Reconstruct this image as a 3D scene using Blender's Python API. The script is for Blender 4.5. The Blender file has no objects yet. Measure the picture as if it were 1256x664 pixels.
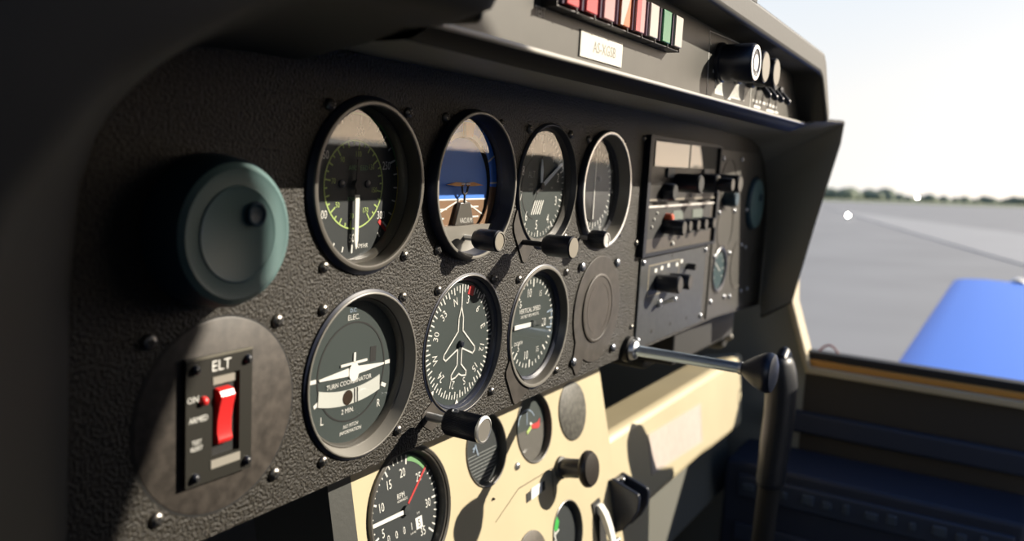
import bpy, math, random
from mathutils import Matrix, Vector
random.seed(7)
PI = math.pi
SC = bpy.context.scene
COL = SC.collection

# ------------------------------------------------------------------ aircraft frame
# cockpit coordinates in mm: u to the right along the panel, v up it, w out of it towards the pilot
TILT = Matrix(((0.99985825, 0.0, -0.01683687), (-0.00063898, 0.9992796, -0.03794568), (0.01682474, 0.03795106, 0.99913795)))
AIR = Matrix.Translation((0, 0, 1.6)) @ TILT.to_4x4()

# ------------------------------------------------------------------ camera
cam_d = bpy.data.cameras.new('camera')
cam = bpy.data.objects.new('camera', cam_d)
COL.objects.link(cam)
cl = Matrix(((0.504891, 0.086875, -0.858800, -0.31344), (-0.861487, 0.113056, -0.495034, -0.25923), (0.054087, 0.989783, 0.131923, 0.01787), (0, 0, 0, 1)))
cam.matrix_world = AIR @ cl
cam_d.sensor_width = 36.0
cam_d.lens = 36.0 * 1064.54 / 1256.0
cam_d.clip_start = 0.01
cam_d.clip_end = 3000
cam_d.dof.use_dof = True
cam_d.dof.focus_distance = 0.475
cam_d.dof.aperture_fstop = 7.2
cam_d.dof.aperture_blades = 6
SC.camera = cam

# ------------------------------------------------------------------ sky, sun, exposure
SUN_DIR = (TILT @ Vector((1.05, -1.0, 0.68))).normalized()
sun_d = bpy.data.lights.new('sun', 'SUN')
sun_d.energy = 9.0
sun_d.color = (1.0, 0.90, 0.75)
sun_d.angle = math.radians(0.35)
sun = bpy.data.objects.new('sun', sun_d)
COL.objects.link(sun)
sun.rotation_euler = SUN_DIR.to_track_quat('Z', 'Y').to_euler()
sun.location = (20, -20, 20)

world = bpy.data.worlds.new('sky')
SC.world = world
world.use_nodes = True
wn, wl = world.node_tree.nodes, world.node_tree.links
wn.clear()
w_out = wn.new('ShaderNodeOutputWorld')
w_bg = wn.new('ShaderNodeBackground')
w_tc = wn.new('ShaderNodeTexCoord')
w_sep = wn.new('ShaderNodeSeparateXYZ')
w_ramp = wn.new('ShaderNodeValToRGB')
w_cr = w_ramp.color_ramp
w_cr.elements[0].position = 0.0
w_cr.elements[0].color = (0.97, 0.955, 0.92, 1)
w_cr.elements[1].position = 1.0
w_cr.elements[1].color = (0.05, 0.12, 0.34, 1)
for q, c in ((0.10, (0.95, 0.955, 0.945)), (0.24, (0.80, 0.88, 0.97)), (0.45, (0.16, 0.30, 0.62))):
    w_cr.elements.new(q).color = (*c, 1)
w_dot = wn.new('ShaderNodeVectorMath')
w_dot.operation = 'DOT_PRODUCT'
w_dot.inputs[1].default_value = Vector((SUN_DIR.x, SUN_DIR.y, 0)).normalized()
w_max = wn.new('ShaderNodeMath'); w_max.operation = 'MAXIMUM'; w_max.inputs[1].default_value = 0.0
w_pow = wn.new('ShaderNodeMath'); w_pow.operation = 'POWER'; w_pow.inputs[1].default_value = 7.0
# warm haze that hugs the horizon under the sun
w_hz = wn.new('ShaderNodeMath'); w_hz.operation = 'MULTIPLY'; w_hz.inputs[1].default_value = -7.0
w_ex = wn.new('ShaderNodeMath'); w_ex.operation = 'EXPONENT'
w_hm = wn.new('ShaderNodeMath'); w_hm.operation = 'MULTIPLY'
w_ab = wn.new('ShaderNodeMath'); w_ab.operation = 'ABSOLUTE'
wl.new(w_sep.outputs['Z'], w_ab.inputs[0])
wl.new(w_ab.outputs[0], w_hz.inputs[0])
wl.new(w_hz.outputs[0], w_ex.inputs[0])
w_mul = wn.new('ShaderNodeVectorMath'); w_mul.operation = 'SCALE'; w_mul.inputs[0].default_value = (5.2, 3.75, 2.35)
w_add = wn.new('ShaderNodeVectorMath'); w_add.operation = 'ADD'
wl.new(w_tc.outputs['Generated'], w_sep.inputs[0])
wl.new(w_sep.outputs['Z'], w_ramp.inputs[0])
wl.new(w_tc.outputs['Generated'], w_dot.inputs[0])
wl.new(w_dot.outputs['Value'], w_max.inputs[0])
wl.new(w_max.outputs[0], w_pow.inputs[0])
wl.new(w_pow.outputs[0], w_hm.inputs[0])
wl.new(w_ex.outputs[0], w_hm.inputs[1])
wl.new(w_hm.outputs[0], w_mul.inputs['Scale'])
wl.new(w_ramp.outputs[0], w_add.inputs[0])
wl.new(w_mul.outputs[0], w_add.inputs[1])
wl.new(w_add.outputs[0], w_bg.inputs[0])
w_bg.inputs[1].default_value = 1.0
wl.new(w_bg.outputs[0], w_out.inputs[0])

SC.view_settings.view_transform = 'Standard'
SC.view_settings.look = 'None'
SC.view_settings.exposure = 0.0
SC.view_settings.gamma = 1.0
SC.view_settings.use_curve_mapping = False
SC.cycles.max_bounces = 8
SC.cycles.transparent_max_bounces = 12


# ------------------------------------------------------------------ materials
MATS = {}


def mat(name, col, rough=0.5, metal=0.0, spec=0.5, bump=None, mottle=None, emit=None, coat=0.0):
    """Principled; bump=(scale per m, strength, kind), mottle=(scale, amount) varies the colour with noise."""
    m = bpy.data.materials.new(name)
    m.use_nodes = True
    nt = m.node_tree
    b = nt.nodes['Principled BSDF']
    b.inputs['Base Color'].default_value = (*col, 1)
    b.inputs['Roughness'].default_value = rough
    b.inputs['Metallic'].default_value = metal
    b.inputs['Specular IOR Level'].default_value = spec
    b.inputs['Coat Weight'].default_value = coat
    if emit:
        b.inputs['Emission Color'].default_value = (*emit[:3], 1)
        b.inputs['Emission Strength'].default_value = emit[3]
    tc = nt.nodes.new('ShaderNodeTexCoord') if bump or mottle else None
    if bump:
        if len(bump) > 2 and bump[2] == 'voronoi':
            t = nt.nodes.new('ShaderNodeTexVoronoi')
            t.feature = 'SMOOTH_F1'
            o = t.outputs['Distance']
        else:
            t = nt.nodes.new('ShaderNodeTexNoise')
            t.inputs['Detail'].default_value = 3.0
            o = t.outputs['Fac']
        t.inputs['Scale'].default_value = bump[0]
        nt.links.new(tc.outputs['Object'], t.inputs['Vector'])
        bn = nt.nodes.new('ShaderNodeBump')
        bn.inputs['Strength'].default_value = bump[1]
        bn.inputs['Distance'].default_value = bump[3] if len(bump) > 3 else 0.0006
        nt.links.new(o, bn.inputs['Height'])
        nt.links.new(bn.outputs[0], b.inputs['Normal'])
    if mottle:
        t = nt.nodes.new('ShaderNodeTexNoise')
        t.inputs['Scale'].default_value = mottle[0]
        t.inputs['Detail'].default_value = 4.0
        r = nt.nodes.new('ShaderNodeValToRGB')
        k = mottle[1]
        r.color_ramp.elements[0].position = 0.3
        r.color_ramp.elements[1].position = 0.72
        r.color_ramp.elements[0].color = (*[c * (1 - k) for c in col], 1)
        r.color_ramp.elements[1].color = (*[min(1, c * (1 + k)) for c in col], 1)
        nt.links.new(tc.outputs['Object'], t.inputs['Vector'])
        nt.links.new(t.outputs['Fac'], r.inputs[0])
        nt.links.new(r.outputs[0], b.inputs['Base Color'])
    MATS[name] = m
    return m


def glass_mat(name, ior, tint=(1, 1, 1)):
    m = bpy.data.materials.new(name)
    m.use_nodes = True
    nt = m.node_tree
    nt.nodes.clear()
    o = nt.nodes.new('ShaderNodeOutputMaterial')
    mx = nt.nodes.new('ShaderNodeMixShader')
    f = nt.nodes.new('ShaderNodeFresnel')
    f.inputs['IOR'].default_value = ior
    t = nt.nodes.new('ShaderNodeBsdfTransparent')
    t.inputs[0].default_value = (*tint, 1)
    g = nt.nodes.new('ShaderNodeBsdfGlossy')
    g.inputs['Roughness'].default_value = 0.012
    gm = nt.nodes.new('ShaderNodeNewGeometry')
    inv = nt.nodes.new('ShaderNodeMath'); inv.operation = 'SUBTRACT'; inv.inputs[0].default_value = 1.0
    mu = nt.nodes.new('ShaderNodeMath'); mu.operation = 'MULTIPLY'      # only the outer face of the pane reflects
    nt.links.new(gm.outputs['Backfacing'], inv.inputs[1])
    nt.links.new(f.outputs[0], mu.inputs[0])
    nt.links.new(inv.outputs[0], mu.inputs[1])
    nt.links.new(mu.outputs[0], mx.inputs[0])
    nt.links.new(t.outputs[0], mx.inputs[1])
    nt.links.new(g.outputs[0], mx.inputs[2])
    nt.links.new(mx.outputs[0], o.inputs[0])
    MATS[name] = m
    return m


CRACKLE = mat('black_crackle_paint', (0.0245, 0.0208, 0.0148), 0.47, spec=0.45, bump=(760, 1.0, 'noise', 0.0016), mottle=(700, 0.75))
HOODPLATE = mat('brushed_grey_plate', (0.078, 0.075, 0.065), 0.42, spec=0.4, mottle=(60, 0.07))
HOODBLACK = mat('black_hood_padding', (0.016, 0.016, 0.015), 0.6, spec=0.3, bump=(700, 0.25))
HOODGREY = mat('grey_hood_paint', (0.062, 0.061, 0.055), 0.5, spec=0.4, bump=(500, 0.15))
LIP = mat('glossy_lip_trim', (0.55, 0.53, 0.49), 0.25, spec=0.7)
SMOOTH = mat('smooth_brown_black_plate', (0.055, 0.048, 0.041), 0.5, mottle=(120, 0.28))
BEZEL = mat('dark_anodised_bezel', (0.085, 0.079, 0.068), 0.34, spec=0.7)
BEZELLT = mat('grey_anodised_bezel', (0.21, 0.20, 0.178), 0.34, spec=0.5)
SILVER = mat('pale_silver_rim', (0.92, 0.91, 0.88), 0.38, metal=0.85)
WALL = mat('sky_tinted_bezel_wall', (0.015, 0.021, 0.045), 0.38, spec=0.7)  # blue sky reflection mixed into the near-black base colour
SLOPE = mat('dark_grey_bezel_slope', (0.05, 0.053, 0.062), 0.36, spec=0.6)
DIAL = mat('dark_teal_dial', (0.046, 0.060, 0.058), 0.6, spec=0.3)
DIALDK = mat('charcoal_dial', (0.030, 0.036, 0.038), 0.6, spec=0.3)
WHITE = mat('white_print', (0.80, 0.80, 0.76), 0.6)
GREY = mat('grey_print', (0.32, 0.34, 0.33), 0.6)
GREENP = mat('green_print', (0.16, 0.36, 0.15), 0.6)
LIME = mat('lime_print', (0.45, 0.60, 0.18), 0.6)
YELLOW = mat('yellow_print', (0.60, 0.48, 0.08), 0.6)
RED = mat('red_print', (0.55, 0.03, 0.03), 0.55)
BLACK = mat('sky_tinted_black', (0.008, 0.012, 0.025), 0.36, spec=0.6)  # blue added to the black for reflected sky
BLACKM = mat('matt_black', (0.014, 0.014, 0.014), 0.65)
CAPGREY = mat('grey_brown_knob_cap', (0.25, 0.225, 0.18), 0.5)
STEEL = mat('bright_steel', (0.70, 0.72, 0.75), 0.36, metal=0.9)
SCREW = mat('worn_screw_steel', (0.34, 0.32, 0.29), 0.34, metal=1.0)
RIVET = mat('satin_steel_button', (0.42, 0.44, 0.48), 0.32, metal=1.0)
SKYBLUE = mat('blue_sky_horizon', (0.06, 0.26, 0.95), 0.55)
BROWN = mat('brown_ground_horizon', (0.22, 0.115, 0.05), 0.6)
ORANGE = mat('orange_pointer', (0.72, 0.28, 0.03), 0.5)
CREAM = mat('cream_paint', (0.52, 0.45, 0.295), 0.45, spec=0.4, mottle=(14, 0.05))
PINK = mat('pale_pink_placard', (0.50, 0.43, 0.38), 0.6, mottle=(90, 0.06))
DKGREY = mat('dark_grey_panel', (0.045, 0.047, 0.043), 0.5, bump=(300, 0.2))
BLUEGREY = mat('blue_grey_plate', (0.048, 0.051, 0.053), 0.45, mottle=(240, 0.2))
TEAL = mat('teal_plastic', (0.115, 0.20, 0.20), 0.42, spec=0.5)
TEALDK = mat('dark_blue_teal_rubber', (0.02, 0.055, 0.085), 0.5, spec=0.5)
REDGLOSS = mat('red_rocker_plastic', (0.72, 0.03, 0.03), 0.3, spec=0.6)
LAMPRED = mat('red_lamp_lens', (0.52, 0.035, 0.04), 0.2, coat=0.5)
LAMPPINK = mat('pink_white_lamp_lens', (0.50, 0.25, 0.25), 0.2, coat=0.5)
LAMPWHITE = mat('white_lamp_lens', (0.52, 0.46, 0.42), 0.2, coat=0.5)
LAMPORANGE = mat('orange_lamp_lens', (0.55, 0.14, 0.025), 0.2, coat=0.5)
LAMPGREEN = mat('green_lamp_lens', (0.02, 0.20, 0.075), 0.2, coat=0.5)
PURPLE = mat('purple_lamp_side', (0.06, 0.03, 0.07), 0.3)
WARMTRIM = mat('tan_window_trim', (0.50, 0.42, 0.27), 0.5)
ORANGETRIM = mat('orange_sill_stripe', (0.60, 0.28, 0.05), 0.5)
BROWNWALL = mat('dark_brown_side_lining', (0.040, 0.034, 0.026), 0.7, bump=(200, 0.2))
NAVY = mat('navy_console', (0.02, 0.028, 0.05), 0.6)
PALEBLUE = mat('pale_blue_fittings', (0.05, 0.07, 0.10), 0.5)
WINGBLUE = mat('blue_wing_paint', (0.07, 0.21, 0.72), 0.5)
CABIN = mat('dark_cabin_lining', (0.11, 0.107, 0.10), 0.8)
TARMAC = mat('pale_tarmac', (0.235, 0.237, 0.235), 0.75, mottle=(0.35, 0.10))
CONCRETE = mat('pale_concrete', (0.32, 0.322, 0.32), 0.8, mottle=(0.4, 0.05))
GRASS = mat('haze_paled_grass', (0.19, 0.215, 0.12), 0.9, mottle=(0.08, 0.2))  # grass colour paled to stand in for distance haze
LEAVES = mat('haze_paled_leaves', (0.19, 0.22, 0.15), 0.9, mottle=(0.6, 0.3))  # leaf green lightened in the colour itself for haze
LAMP = mat('runway_lamp', (1, 1, 0.95), 0.4, emit=(1.0, 0.97, 0.9, 60.0))
GLASS = glass_mat('instrument_glass', 1.75)
GLASSR = glass_mat('radio_window_glass', 2.1)


# ------------------------------------------------------------------ shapes
def frame(u, v, w, tilt=0.0):
    """Local axes at a point of the cockpit: x right, z up the surface, -y out of it (surface leaning back by tilt degrees)."""
    return AIR @ Matrix.Translation((u / 1000, -w / 1000, v / 1000)) @ Matrix.Rotation(-math.radians(tilt), 4, 'X')


TEXT_CACHE = {}


def text_mesh(s):
    if s not in TEXT_CACHE:
        c = bpy.data.curves.new('lettering', 'FONT')
        c.body = s
        c.resolution_u = 2
        c.align_x = 'CENTER'
        o = bpy.data.objects.new('lettering', c)
        COL.objects.link(o)
        me = o.evaluated_get(bpy.context.evaluated_depsgraph_get()).to_mesh()
        vs = [tuple(v.co) for v in me.vertices]
        fs = [tuple(p.vertices) for p in me.polygons]
        bpy.data.objects.remove(o)
        bpy.data.curves.remove(c)
        TEXT_CACHE[s] = (vs, fs)
    return TEXT_CACHE[s]


def holed(outer, holes, c0, c1):
    c = bpy.data.curves.new('outline', 'CURVE')
    c.dimensions = '2D'
    c.fill_mode = 'BOTH'
    c.extrude = (c1 - c0) / 2
    for pts in [outer] + holes:
        sp = c.splines.new('POLY')
        sp.points.add(len(pts) - 1)
        for i, p in enumerate(pts):
            sp.points[i].co = (p[0], p[1], 0, 1)
        sp.use_cyclic_u = True
    o = bpy.data.objects.new('outline', c)
    COL.objects.link(o)
    me = o.evaluated_get(bpy.context.evaluated_depsgraph_get()).to_mesh()
    z = (c0 + c1) / 2
    vs = [(v.co.x, v.co.y, v.co.z + z) for v in me.vertices]
    fs = [tuple(p.vertices) for p in me.polygons]
    bpy.data.objects.remove(o)
    bpy.data.curves.remove(c)
    return vs, fs


def circle(a, b, r, n=72, a0=0.0, a1=360.0):
    """Points clockwise from the top; a full circle leaves out the repeated last point."""
    full = abs(a1 - a0) >= 359.99
    m = n if full else n + 1
    return [(a + r * math.sin(math.radians(a0 + (a1 - a0) * i / n)), b + r * math.cos(math.radians(a0 + (a1 - a0) * i / n))) for i in range(m)]


class S:
    """A mesh being built in mm: a to the right, b up, c out."""

    def __init__(s):
        s.v, s.f, s.m = [], [], []

    def add(s, vs, fs, m=0):
        k = len(s.v)
        s.v += vs
        s.f += [tuple(i + k for i in f) for f in fs]
        s.m += [m] * len(fs)
        return s

    def lathe(s, prof, a=0, b=0, n=64, closed=False, m=0, ripple=None, axis=None, base=None):
        """prof of (radius, height); r=0 ends close to a point. axis/base turn it about another line."""
        vs, fs = [], []
        if axis is None:
            ax, e1, e2, o = Vector((0, 0, 1)), Vector((1, 0, 0)), Vector((0, 1, 0)), Vector((a, b, 0))
        else:
            ax = Vector(axis).normalized()
            e1 = ax.orthogonal().normalized()
            e2 = ax.cross(e1)
            o = Vector(base)
        for r, h in prof:
            for i in range(n):
                t = 2 * PI * i / n
                q = r
                if ripple and r > ripple[2]:
                    q = r - ripple[1] * (1 if (i * ripple[0] // n * 2 + (1 if (i * ripple[0] * 2 // n) % 2 else 0)) % 2 else 0)
                vs.append(tuple(o + ax * h + e1 * (q * math.cos(t)) + e2 * (q * math.sin(t))))
        L = len(prof)
        for j in range(L if closed else L - 1):
            p, q = j * n, ((j + 1) % L) * n
            for i in range(n):
                i2 = (i + 1) % n
                fs.append((p + i, p + i2, q + i2, q + i))
        return s.add(vs, fs, m)

    def disc(s, r, c, a=0, b=0, n=72, m=0, th=0.6):
        return s.prism(circle(a, b, r, n), c - th, c, m)

    def prism(s, pts, c0, c1, m=0):
        n = len(pts)
        vs = [(p[0], p[1], c0) for p in pts] + [(p[0], p[1], c1) for p in pts]
        fs = [tuple(range(n - 1, -1, -1)), tuple(range(n, 2 * n))]
        fs += [(i, (i + 1) % n, n + (i + 1) % n, n + i) for i in range(n)]
        return s.add(vs, fs, m)

    def side(s, pts, a0, a1, m=0):
        """Outline in (c, b) extruded along a."""
        n = len(pts)
        vs = [(a0, p[1], p[0]) for p in pts] + [(a1, p[1], p[0]) for p in pts]
        fs = [tuple(range(n - 1, -1, -1)), tuple(range(n, 2 * n))]
        fs += [(i, (i + 1) % n, n + (i + 1) % n, n + i) for i in range(n)]
        return s.add(vs, fs, m)

    def box(s, a0, a1, b0, b1, c0, c1, m=0):
        return s.prism([(a0, b0), (a1, b0), (a1, b1), (a0, b1)], c0, c1, m)

    def plate(s, outer, holes, c0, c1, m=0):
        vs, fs = holed(outer, holes, c0, c1)
        return s.add(vs, fs, m)

    def tube(s, p0, p1, r0, r1=None, n=24, m=0):
        r1 = r0 if r1 is None else r1
        d = Vector(p1) - Vector(p0)
        L = d.length
        return s.lathe([(0, 0), (r0, 0), (r1, L), (0, L)], n=n, m=m, axis=d, base=p0)

    def path(s, pts, r, n=14, m=0):
        for p, q in zip(pts, pts[1:]):
            s.tube(p, q, r, n=n, m=m)
        for p in pts[1:-1]:
            s.ball(p, r, m=m)
        return s

    def ball(s, p, r, m=0, n=16, sq=1.0):
        prof = [(r * math.sin(PI * i / 8), -r * sq * math.cos(PI * i / 8)) for i in range(9)]
        return s.lathe(prof, n=n, m=m, axis=(0, 0, 1), base=p)

    def grid(s, rows, m=0, closed=False):
        """Quads between rows of points of one length."""
        n = len(rows[0])
        vs = [tuple(p) for r in rows for p in r]
        fs = []
        for j in range(len(rows) - 1):
            for i in range(n if closed else n - 1):
                i2 = (i + 1) % n
                fs.append((j * n + i, j * n + i2, (j + 1) * n + i2, (j + 1) * n + i))
        return s.add(vs, fs, m)

    def arc(s, r0, r1, a0, a1, c, a=0, b=0, m=0, n=None, th=0.12):
        n = n or max(3, int(abs(a1 - a0) / 5))
        pts = circle(a, b, r1, n, a0, a1)
        inn = circle(a, b, r0, n, a0, a1)
        if abs(a1 - a0) >= 359.9:
            pts, inn = pts + pts[:1], inn + inn[:1]
        k = len(pts)
        vs = [(p[0], p[1], c) for p in pts] + [(p[0], p[1], c) for p in inn]
        vs += [(p[0], p[1], c - th) for p in pts] + [(p[0], p[1], c - th) for p in inn]
        fs = []
        for i in range(k - 1):
            fs += [(i, i + 1, k + i + 1, k + i), (i, 2 * k + i, 2 * k + i + 1, i + 1), (k + i, k + i + 1, 3 * k + i + 1, 3 * k + i)]
        return s.add(vs, fs, m)

    def tick(s, ang, r0, r1, wd, c, a=0, b=0, m=0, w1=None, th=0.12):
        t = math.radians(ang)
        d, p = (math.sin(t), math.cos(t)), (math.cos(t), -math.sin(t))
        w1 = wd if w1 is None else w1
        q = [(r0, -wd / 2), (r0, wd / 2), (r1, w1 / 2), (r1, -w1 / 2)]
        return s.prism([(a + d[0] * r + p[0] * h, b + d[1] * r + p[1] * h) for r, h in q], c - th, c, m)

    def line(s, p, q, wd, c, m=0, th=0.12):
        d = Vector((q[0] - p[0], q[1] - p[1]))
        n = Vector((-d.y, d.x)).normalized() * wd / 2
        e = d.normalized() * wd / 2
        p, q = Vector(p[:2]) - e, Vector(q[:2]) + e
        return s.prism([tuple(p - n), tuple(q - n), tuple(q + n), tuple(p + n)], c - th, c, m)

    def text(s, t, h, a, b, c, rot=0.0, xs=1.0, m=0, skew=0.0):
        """Lettering of cap height h centred on (a, b), turned clockwise by rot degrees."""
        vs, fs = text_mesh(t)
        k = h / 0.7
        lines = t.count('\n')
        yo = 0.35 - lines * 0.5
        r = math.radians(rot)
        out = []
        for x, y, _z in vs:
            x, y = (x * xs + (y - yo) * skew) * k, (y - yo) * k
            out.append((a + x * math.cos(r) + y * math.sin(r), b - x * math.sin(r) + y * math.cos(r), c))
        return s.add(out, fs, m)

    def build(s, name, mats, parent=None, fr=None, bevel=0.0, smooth=35, org=(0, 0, 0)):
        me = bpy.data.meshes.new(name)
        me.from_pydata([((x - org[0]) / 1000, -(z - org[2]) / 1000, (y - org[1]) / 1000) for x, y, z in s.v], [], s.f)
        if not isinstance(mats, (list, tuple)):
            mats = [mats]
        for m in mats:
            me.materials.append(m)
        me.polygons.foreach_set('material_index', s.m)
        me.validate()
        me.update()
        if smooth:
            me.polygons.foreach_set('use_smooth', [True] * len(me.polygons))
            me.set_sharp_from_angle(angle=math.radians(smooth))
        o = bpy.data.objects.new(name, me)
        COL.objects.link(o)
        if parent is not None:
            o.parent = parent
        elif fr is not None:
            o.matrix_world = fr
        if bevel:
            bv = o.modifiers.new('bevel', 'BEVEL')
            bv.width = bevel / 1000
            bv.segments = 3
            bv.limit_method = 'ANGLE'
            bv.angle_limit = math.radians(40)
        return o


def tag(o, label=None, cat=None, group=None, kind=None):
    if label:
        o['label'] = label
    if cat:
        o['category'] = cat
    if group:
        o['group'] = group
    if kind:
        o['kind'] = kind
    return o


def thing(name, label, cat, fr, group=None):
    o = bpy.data.objects.new(name, None)
    o.empty_display_size = 0.01
    COL.objects.link(o)
    o.matrix_world = fr
    return tag(o, label, cat, group)


SCREW_MESH = {}


def screw(parent, a, b, c=0.0, r=2.7, turn=20, name='screw', m=None, slot=True):
    key = (r, turn % 90, slot, m.name if m else '')
    if key not in SCREW_MESH:
        s = S()
        s.lathe([(r, 0.05), (r, 0.5), (r * 0.88, 1.2), (r * 0.62, 1.75), (r * 0.3, 2.0), (0, 2.05)], n=28)
        if slot:
            for k in (0, 90):
                s.tick(turn + k, -r * 0.52, r * 0.52, r * 0.28, 2.2, m=1, th=0.6)
        o = s.build(name, [m or SCREW, BLACKM], parent)
        SCREW_MESH[key] = o.data
    else:
        o = bpy.data.objects.new(name, SCREW_MESH[key])
        COL.objects.link(o)
        o.parent = parent
    o.location = (a / 1000, -c / 1000, b / 1000)
    return o


# ================================================================== THE SETTING
def struct(o):
    o['kind'] = 'structure'
    return o


W0 = frame(0, 0, 0)
# ground outside, laid out level in the world
g = S()
g.grid([[(-2.0e5, 0, -2.4e5), (-2.0e5, 0, 2.4e5)], [(1.1e6, 0, -2.4e5), (1.1e6, 0, 2.4e5)]])
struct(g.build('ground', TARMAC, fr=Matrix.Identity(4)))
g = S()
strip = [(112, 20.5), (106, 19), (39.3, 3.2), (18, -2), (22, -9), (63.5, 5.5), (80, 11.7)]      # metres east, north
g.grid([[(x * 1e3, z, -y * 1e3) for x, y in strip] for z in (0, 30)], closed=True)
g.add([(x * 1e3, 30, -y * 1e3) for x, y in strip], [tuple(range(len(strip)))])
struct(g.build('ground_strip', CONCRETE, fr=Matrix.Identity(4)))
g = S()
g.box(205e3, 900e3, 0, 60, -160e3, 160e3)
struct(g.build('ground_grass', GRASS, fr=Matrix.Identity(4)))

# cockpit shell, plus an added shadow plate behind the view
s = S()
s.side([(22, -760), (22, -252), (325, -252), (335, -62), (420, 21), (1300, 21), (1300, -760)], 960, 985)
wr = struct(s.build('wall_right', BROWNWALL, fr=W0))
s = S()
s.side([(-410, -760), (-410, 40), (-12, 40), (-10, -120), (-7, -169), (21.5, -252), (21.5, -760)], 960, 985)
struct(s.build('wall_right_forward', mat('window_lit_lining', (0.27, 0.27, 0.23), 0.6), fr=W0))  # lining painted paler to stand in for daylight through the window
s = S()
s.side([(-420, -760), (-420, 40), (-40, 40), (30, -252), (325, -252), (335, -62), (420, 21), (1300, 21), (1300, -760)], -1010, -985)
struct(s.build('wall_left', BROWNWALL, fr=W0))
s = S()
s.box(-985, 960, -760, 72, -430, -415)
struct(s.build('wall_front', CABIN, fr=W0))
s = S()
s.prism([(609, 494), (603, 640), (600, 900), (-985, 900), (-985, -760), (440, -760), (480, -500), (520, 120), (570, 262), (606, 353), (623, 390), (637, 415), (643, 424),
         (640, 430), (641, 441), (641, 453), (639, 464), (634, 471), (630, 479), (619, 487)], 700, 730)
struct(s.build('rear_shadow_plate', CABIN, fr=W0))  # added unseen plate, its edge cut to throw the head-shaped panel shadow
s = S()
s.box(-985, 960, -775, -760, -430, 1300)
struct(s.build('floor', CABIN, fr=W0))

# window sill in three steps and the light edge of the window frame
s = S(); s.box(962, 985, -252, -238, 20, 325); struct(s.build('trim_1', BLACKM, fr=W0, bevel=2))
s = S(); s.box(955, 968, -258, -249, 21, 325); struct(s.build('trim_2', ORANGETRIM, fr=W0, bevel=1.5))
s = S(); s.box(948, 962, -268, -258, 22, 325); struct(s.build('trim_3', WARMTRIM, fr=W0, bevel=2))
s = S()
s.side([(-6, -120), (-2.5, -169), (26.5, -252), (30, -262), (22, -262), (18, -252), (-11, -169), (-15, -120)], 946, 985)
struct(s.build('trim_4', WARMTRIM, fr=W0, bevel=1.5))


# ================================================================== THE MAIN PANEL
GA = dict(asi=(0, 0), att=(86.6, 0.1), alt=(175.7, -0.9), crs=(261.8, -3.4), turn=(0.6, -89.0), head=(88.2, -88.7), vsi=(175.7, -91.4))
panel = thing('instrument_panel', 'long black crackle-painted main panel that holds the round flight instruments', 'instrument panel', W0)
s = S()
out = [(-520, -137)] + [(560, -137.5), (742, -146), (742, 0)] + circle(702, 6, 40, 8, 90, 20) + [(640, 50), (570, 52.5), (470, 55.5), (280, 58), (0, 59.4), (-520, 61)]
s.plate(out, [circle(u, v, 38.8) for u, v in GA.values()], -4, 0)
board = s.build('panel_board', CRACKLE, panel, bevel=0)
# cut cover plates seen as thin seams with their own smooth paint
for q in ((329.8, -45.9), (332.7, -114.3), (331.2, 36.5)):
    screw(panel, *q, r=2.3, turn=35)


def gauge_root(name, label, key, cat='gauge', group='flight instruments on the main panel'):
    u, v = GA[key]
    return thing(name, label, cat, frame(u, v, 0), group)


def bezel(p, rim, h, dd, dial, rw, m_rim, m_wall, base=None, ring=None, slope=None):
    """Rim standing h out of the panel, wall running down to the dial dd behind it; materials rim / wall / optional lower ring."""
    base = base or rim + 0.6
    slope = slope or SLOPE
    s = S()
    s.lathe([(38.2, -dd - 2), (38.2, 0.15), (base, 0.15), (base, min(0.8, h * 0.5)), (rim, h)], m=0)
    s.lathe([(rim, h), (rim - rw * 0.15, h + 0.4 * rw ** 0.5), (rim - rw * 0.5, h + 0.55 * rw ** 0.5), (rim - rw * 0.85, h + 0.4 * rw ** 0.5), (rim - rw, h)], m=1)
    if ring:
        s.lathe([(rim - rw, h), (ring[0], ring[1]), ], m=3)
        s.lathe([(ring[0], ring[1]), (ring[0] - 0.6, ring[1] + 0.3), (dial, -dd + 1.5), (dial, -dd - 2)], m=2)
    else:
        s.lathe([(rim - rw, h), (rim - rw - 0.7, h - 1.0), (dial + 0.3, -dd + 1.2), (dial, -dd + 0.4), (dial, -dd - 2)], m=0)
    return s.build('bezel', [m_wall, m_rim, ring[2] if ring else m_wall, slope], p)


def dial_disc(p, r, dd, m, a=0, b=0, name='dial'):
    return S().disc(r, -dd, a, b, th=1.2).build(name, m, p)


def pane(p, r, c, m=None):
    return S().disc(r, c, n=64, th=0.5).build('glass', m or GLASS, p)


def screws4(p, pts, key, turns=(20, 50, 75, 10)):
    u, v = GA[key]
    for (x, y), t in zip(pts, turns):
        screw(p, x - u, y - v, 0, turn=t)


# ---- airspeed indicator
p = gauge_root('airspeed_indicator', 'round airspeed gauge with lime inner scale and white needle pointing straight down', 'asi')
bezel(p, 39.3, 2.5, 10, 34.6, 3.0, BEZEL, WALL, base=41.0, ring=(37.0, -5.5, BEZEL), slope=BEZEL)
dial_disc(p, 34.6, 10, DIALDK)
A0, D = 1.6, -9.8
s = S()
for k in range(0, 27):
    ang = 181 + k * 12.35
    if k % 5 == 0:
        s.tick(ang, 28.2, 32.2, 0.9, D, A0)
    else:
        s.tick(ang, 29.6, 32.2, 0.75, D, A0)
for v, ang in ((50, 182), (100, 238), (150, 303), (200, 7), (250, 68), (300, 126)):
    s.text(str(v), 4.0, A0 + 25.0 * math.sin(math.radians(ang)), 25.0 * math.cos(math.radians(ang)), D, xs=0.72)
s.text('KM/HR', 2.1, 8.5, -29.0, D, xs=0.9, skew=0.2)
s.build('dial_markings', WHITE, p)
s = S()
s.arc(20.2, 20.9, 0, 360, D, A0)
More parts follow.
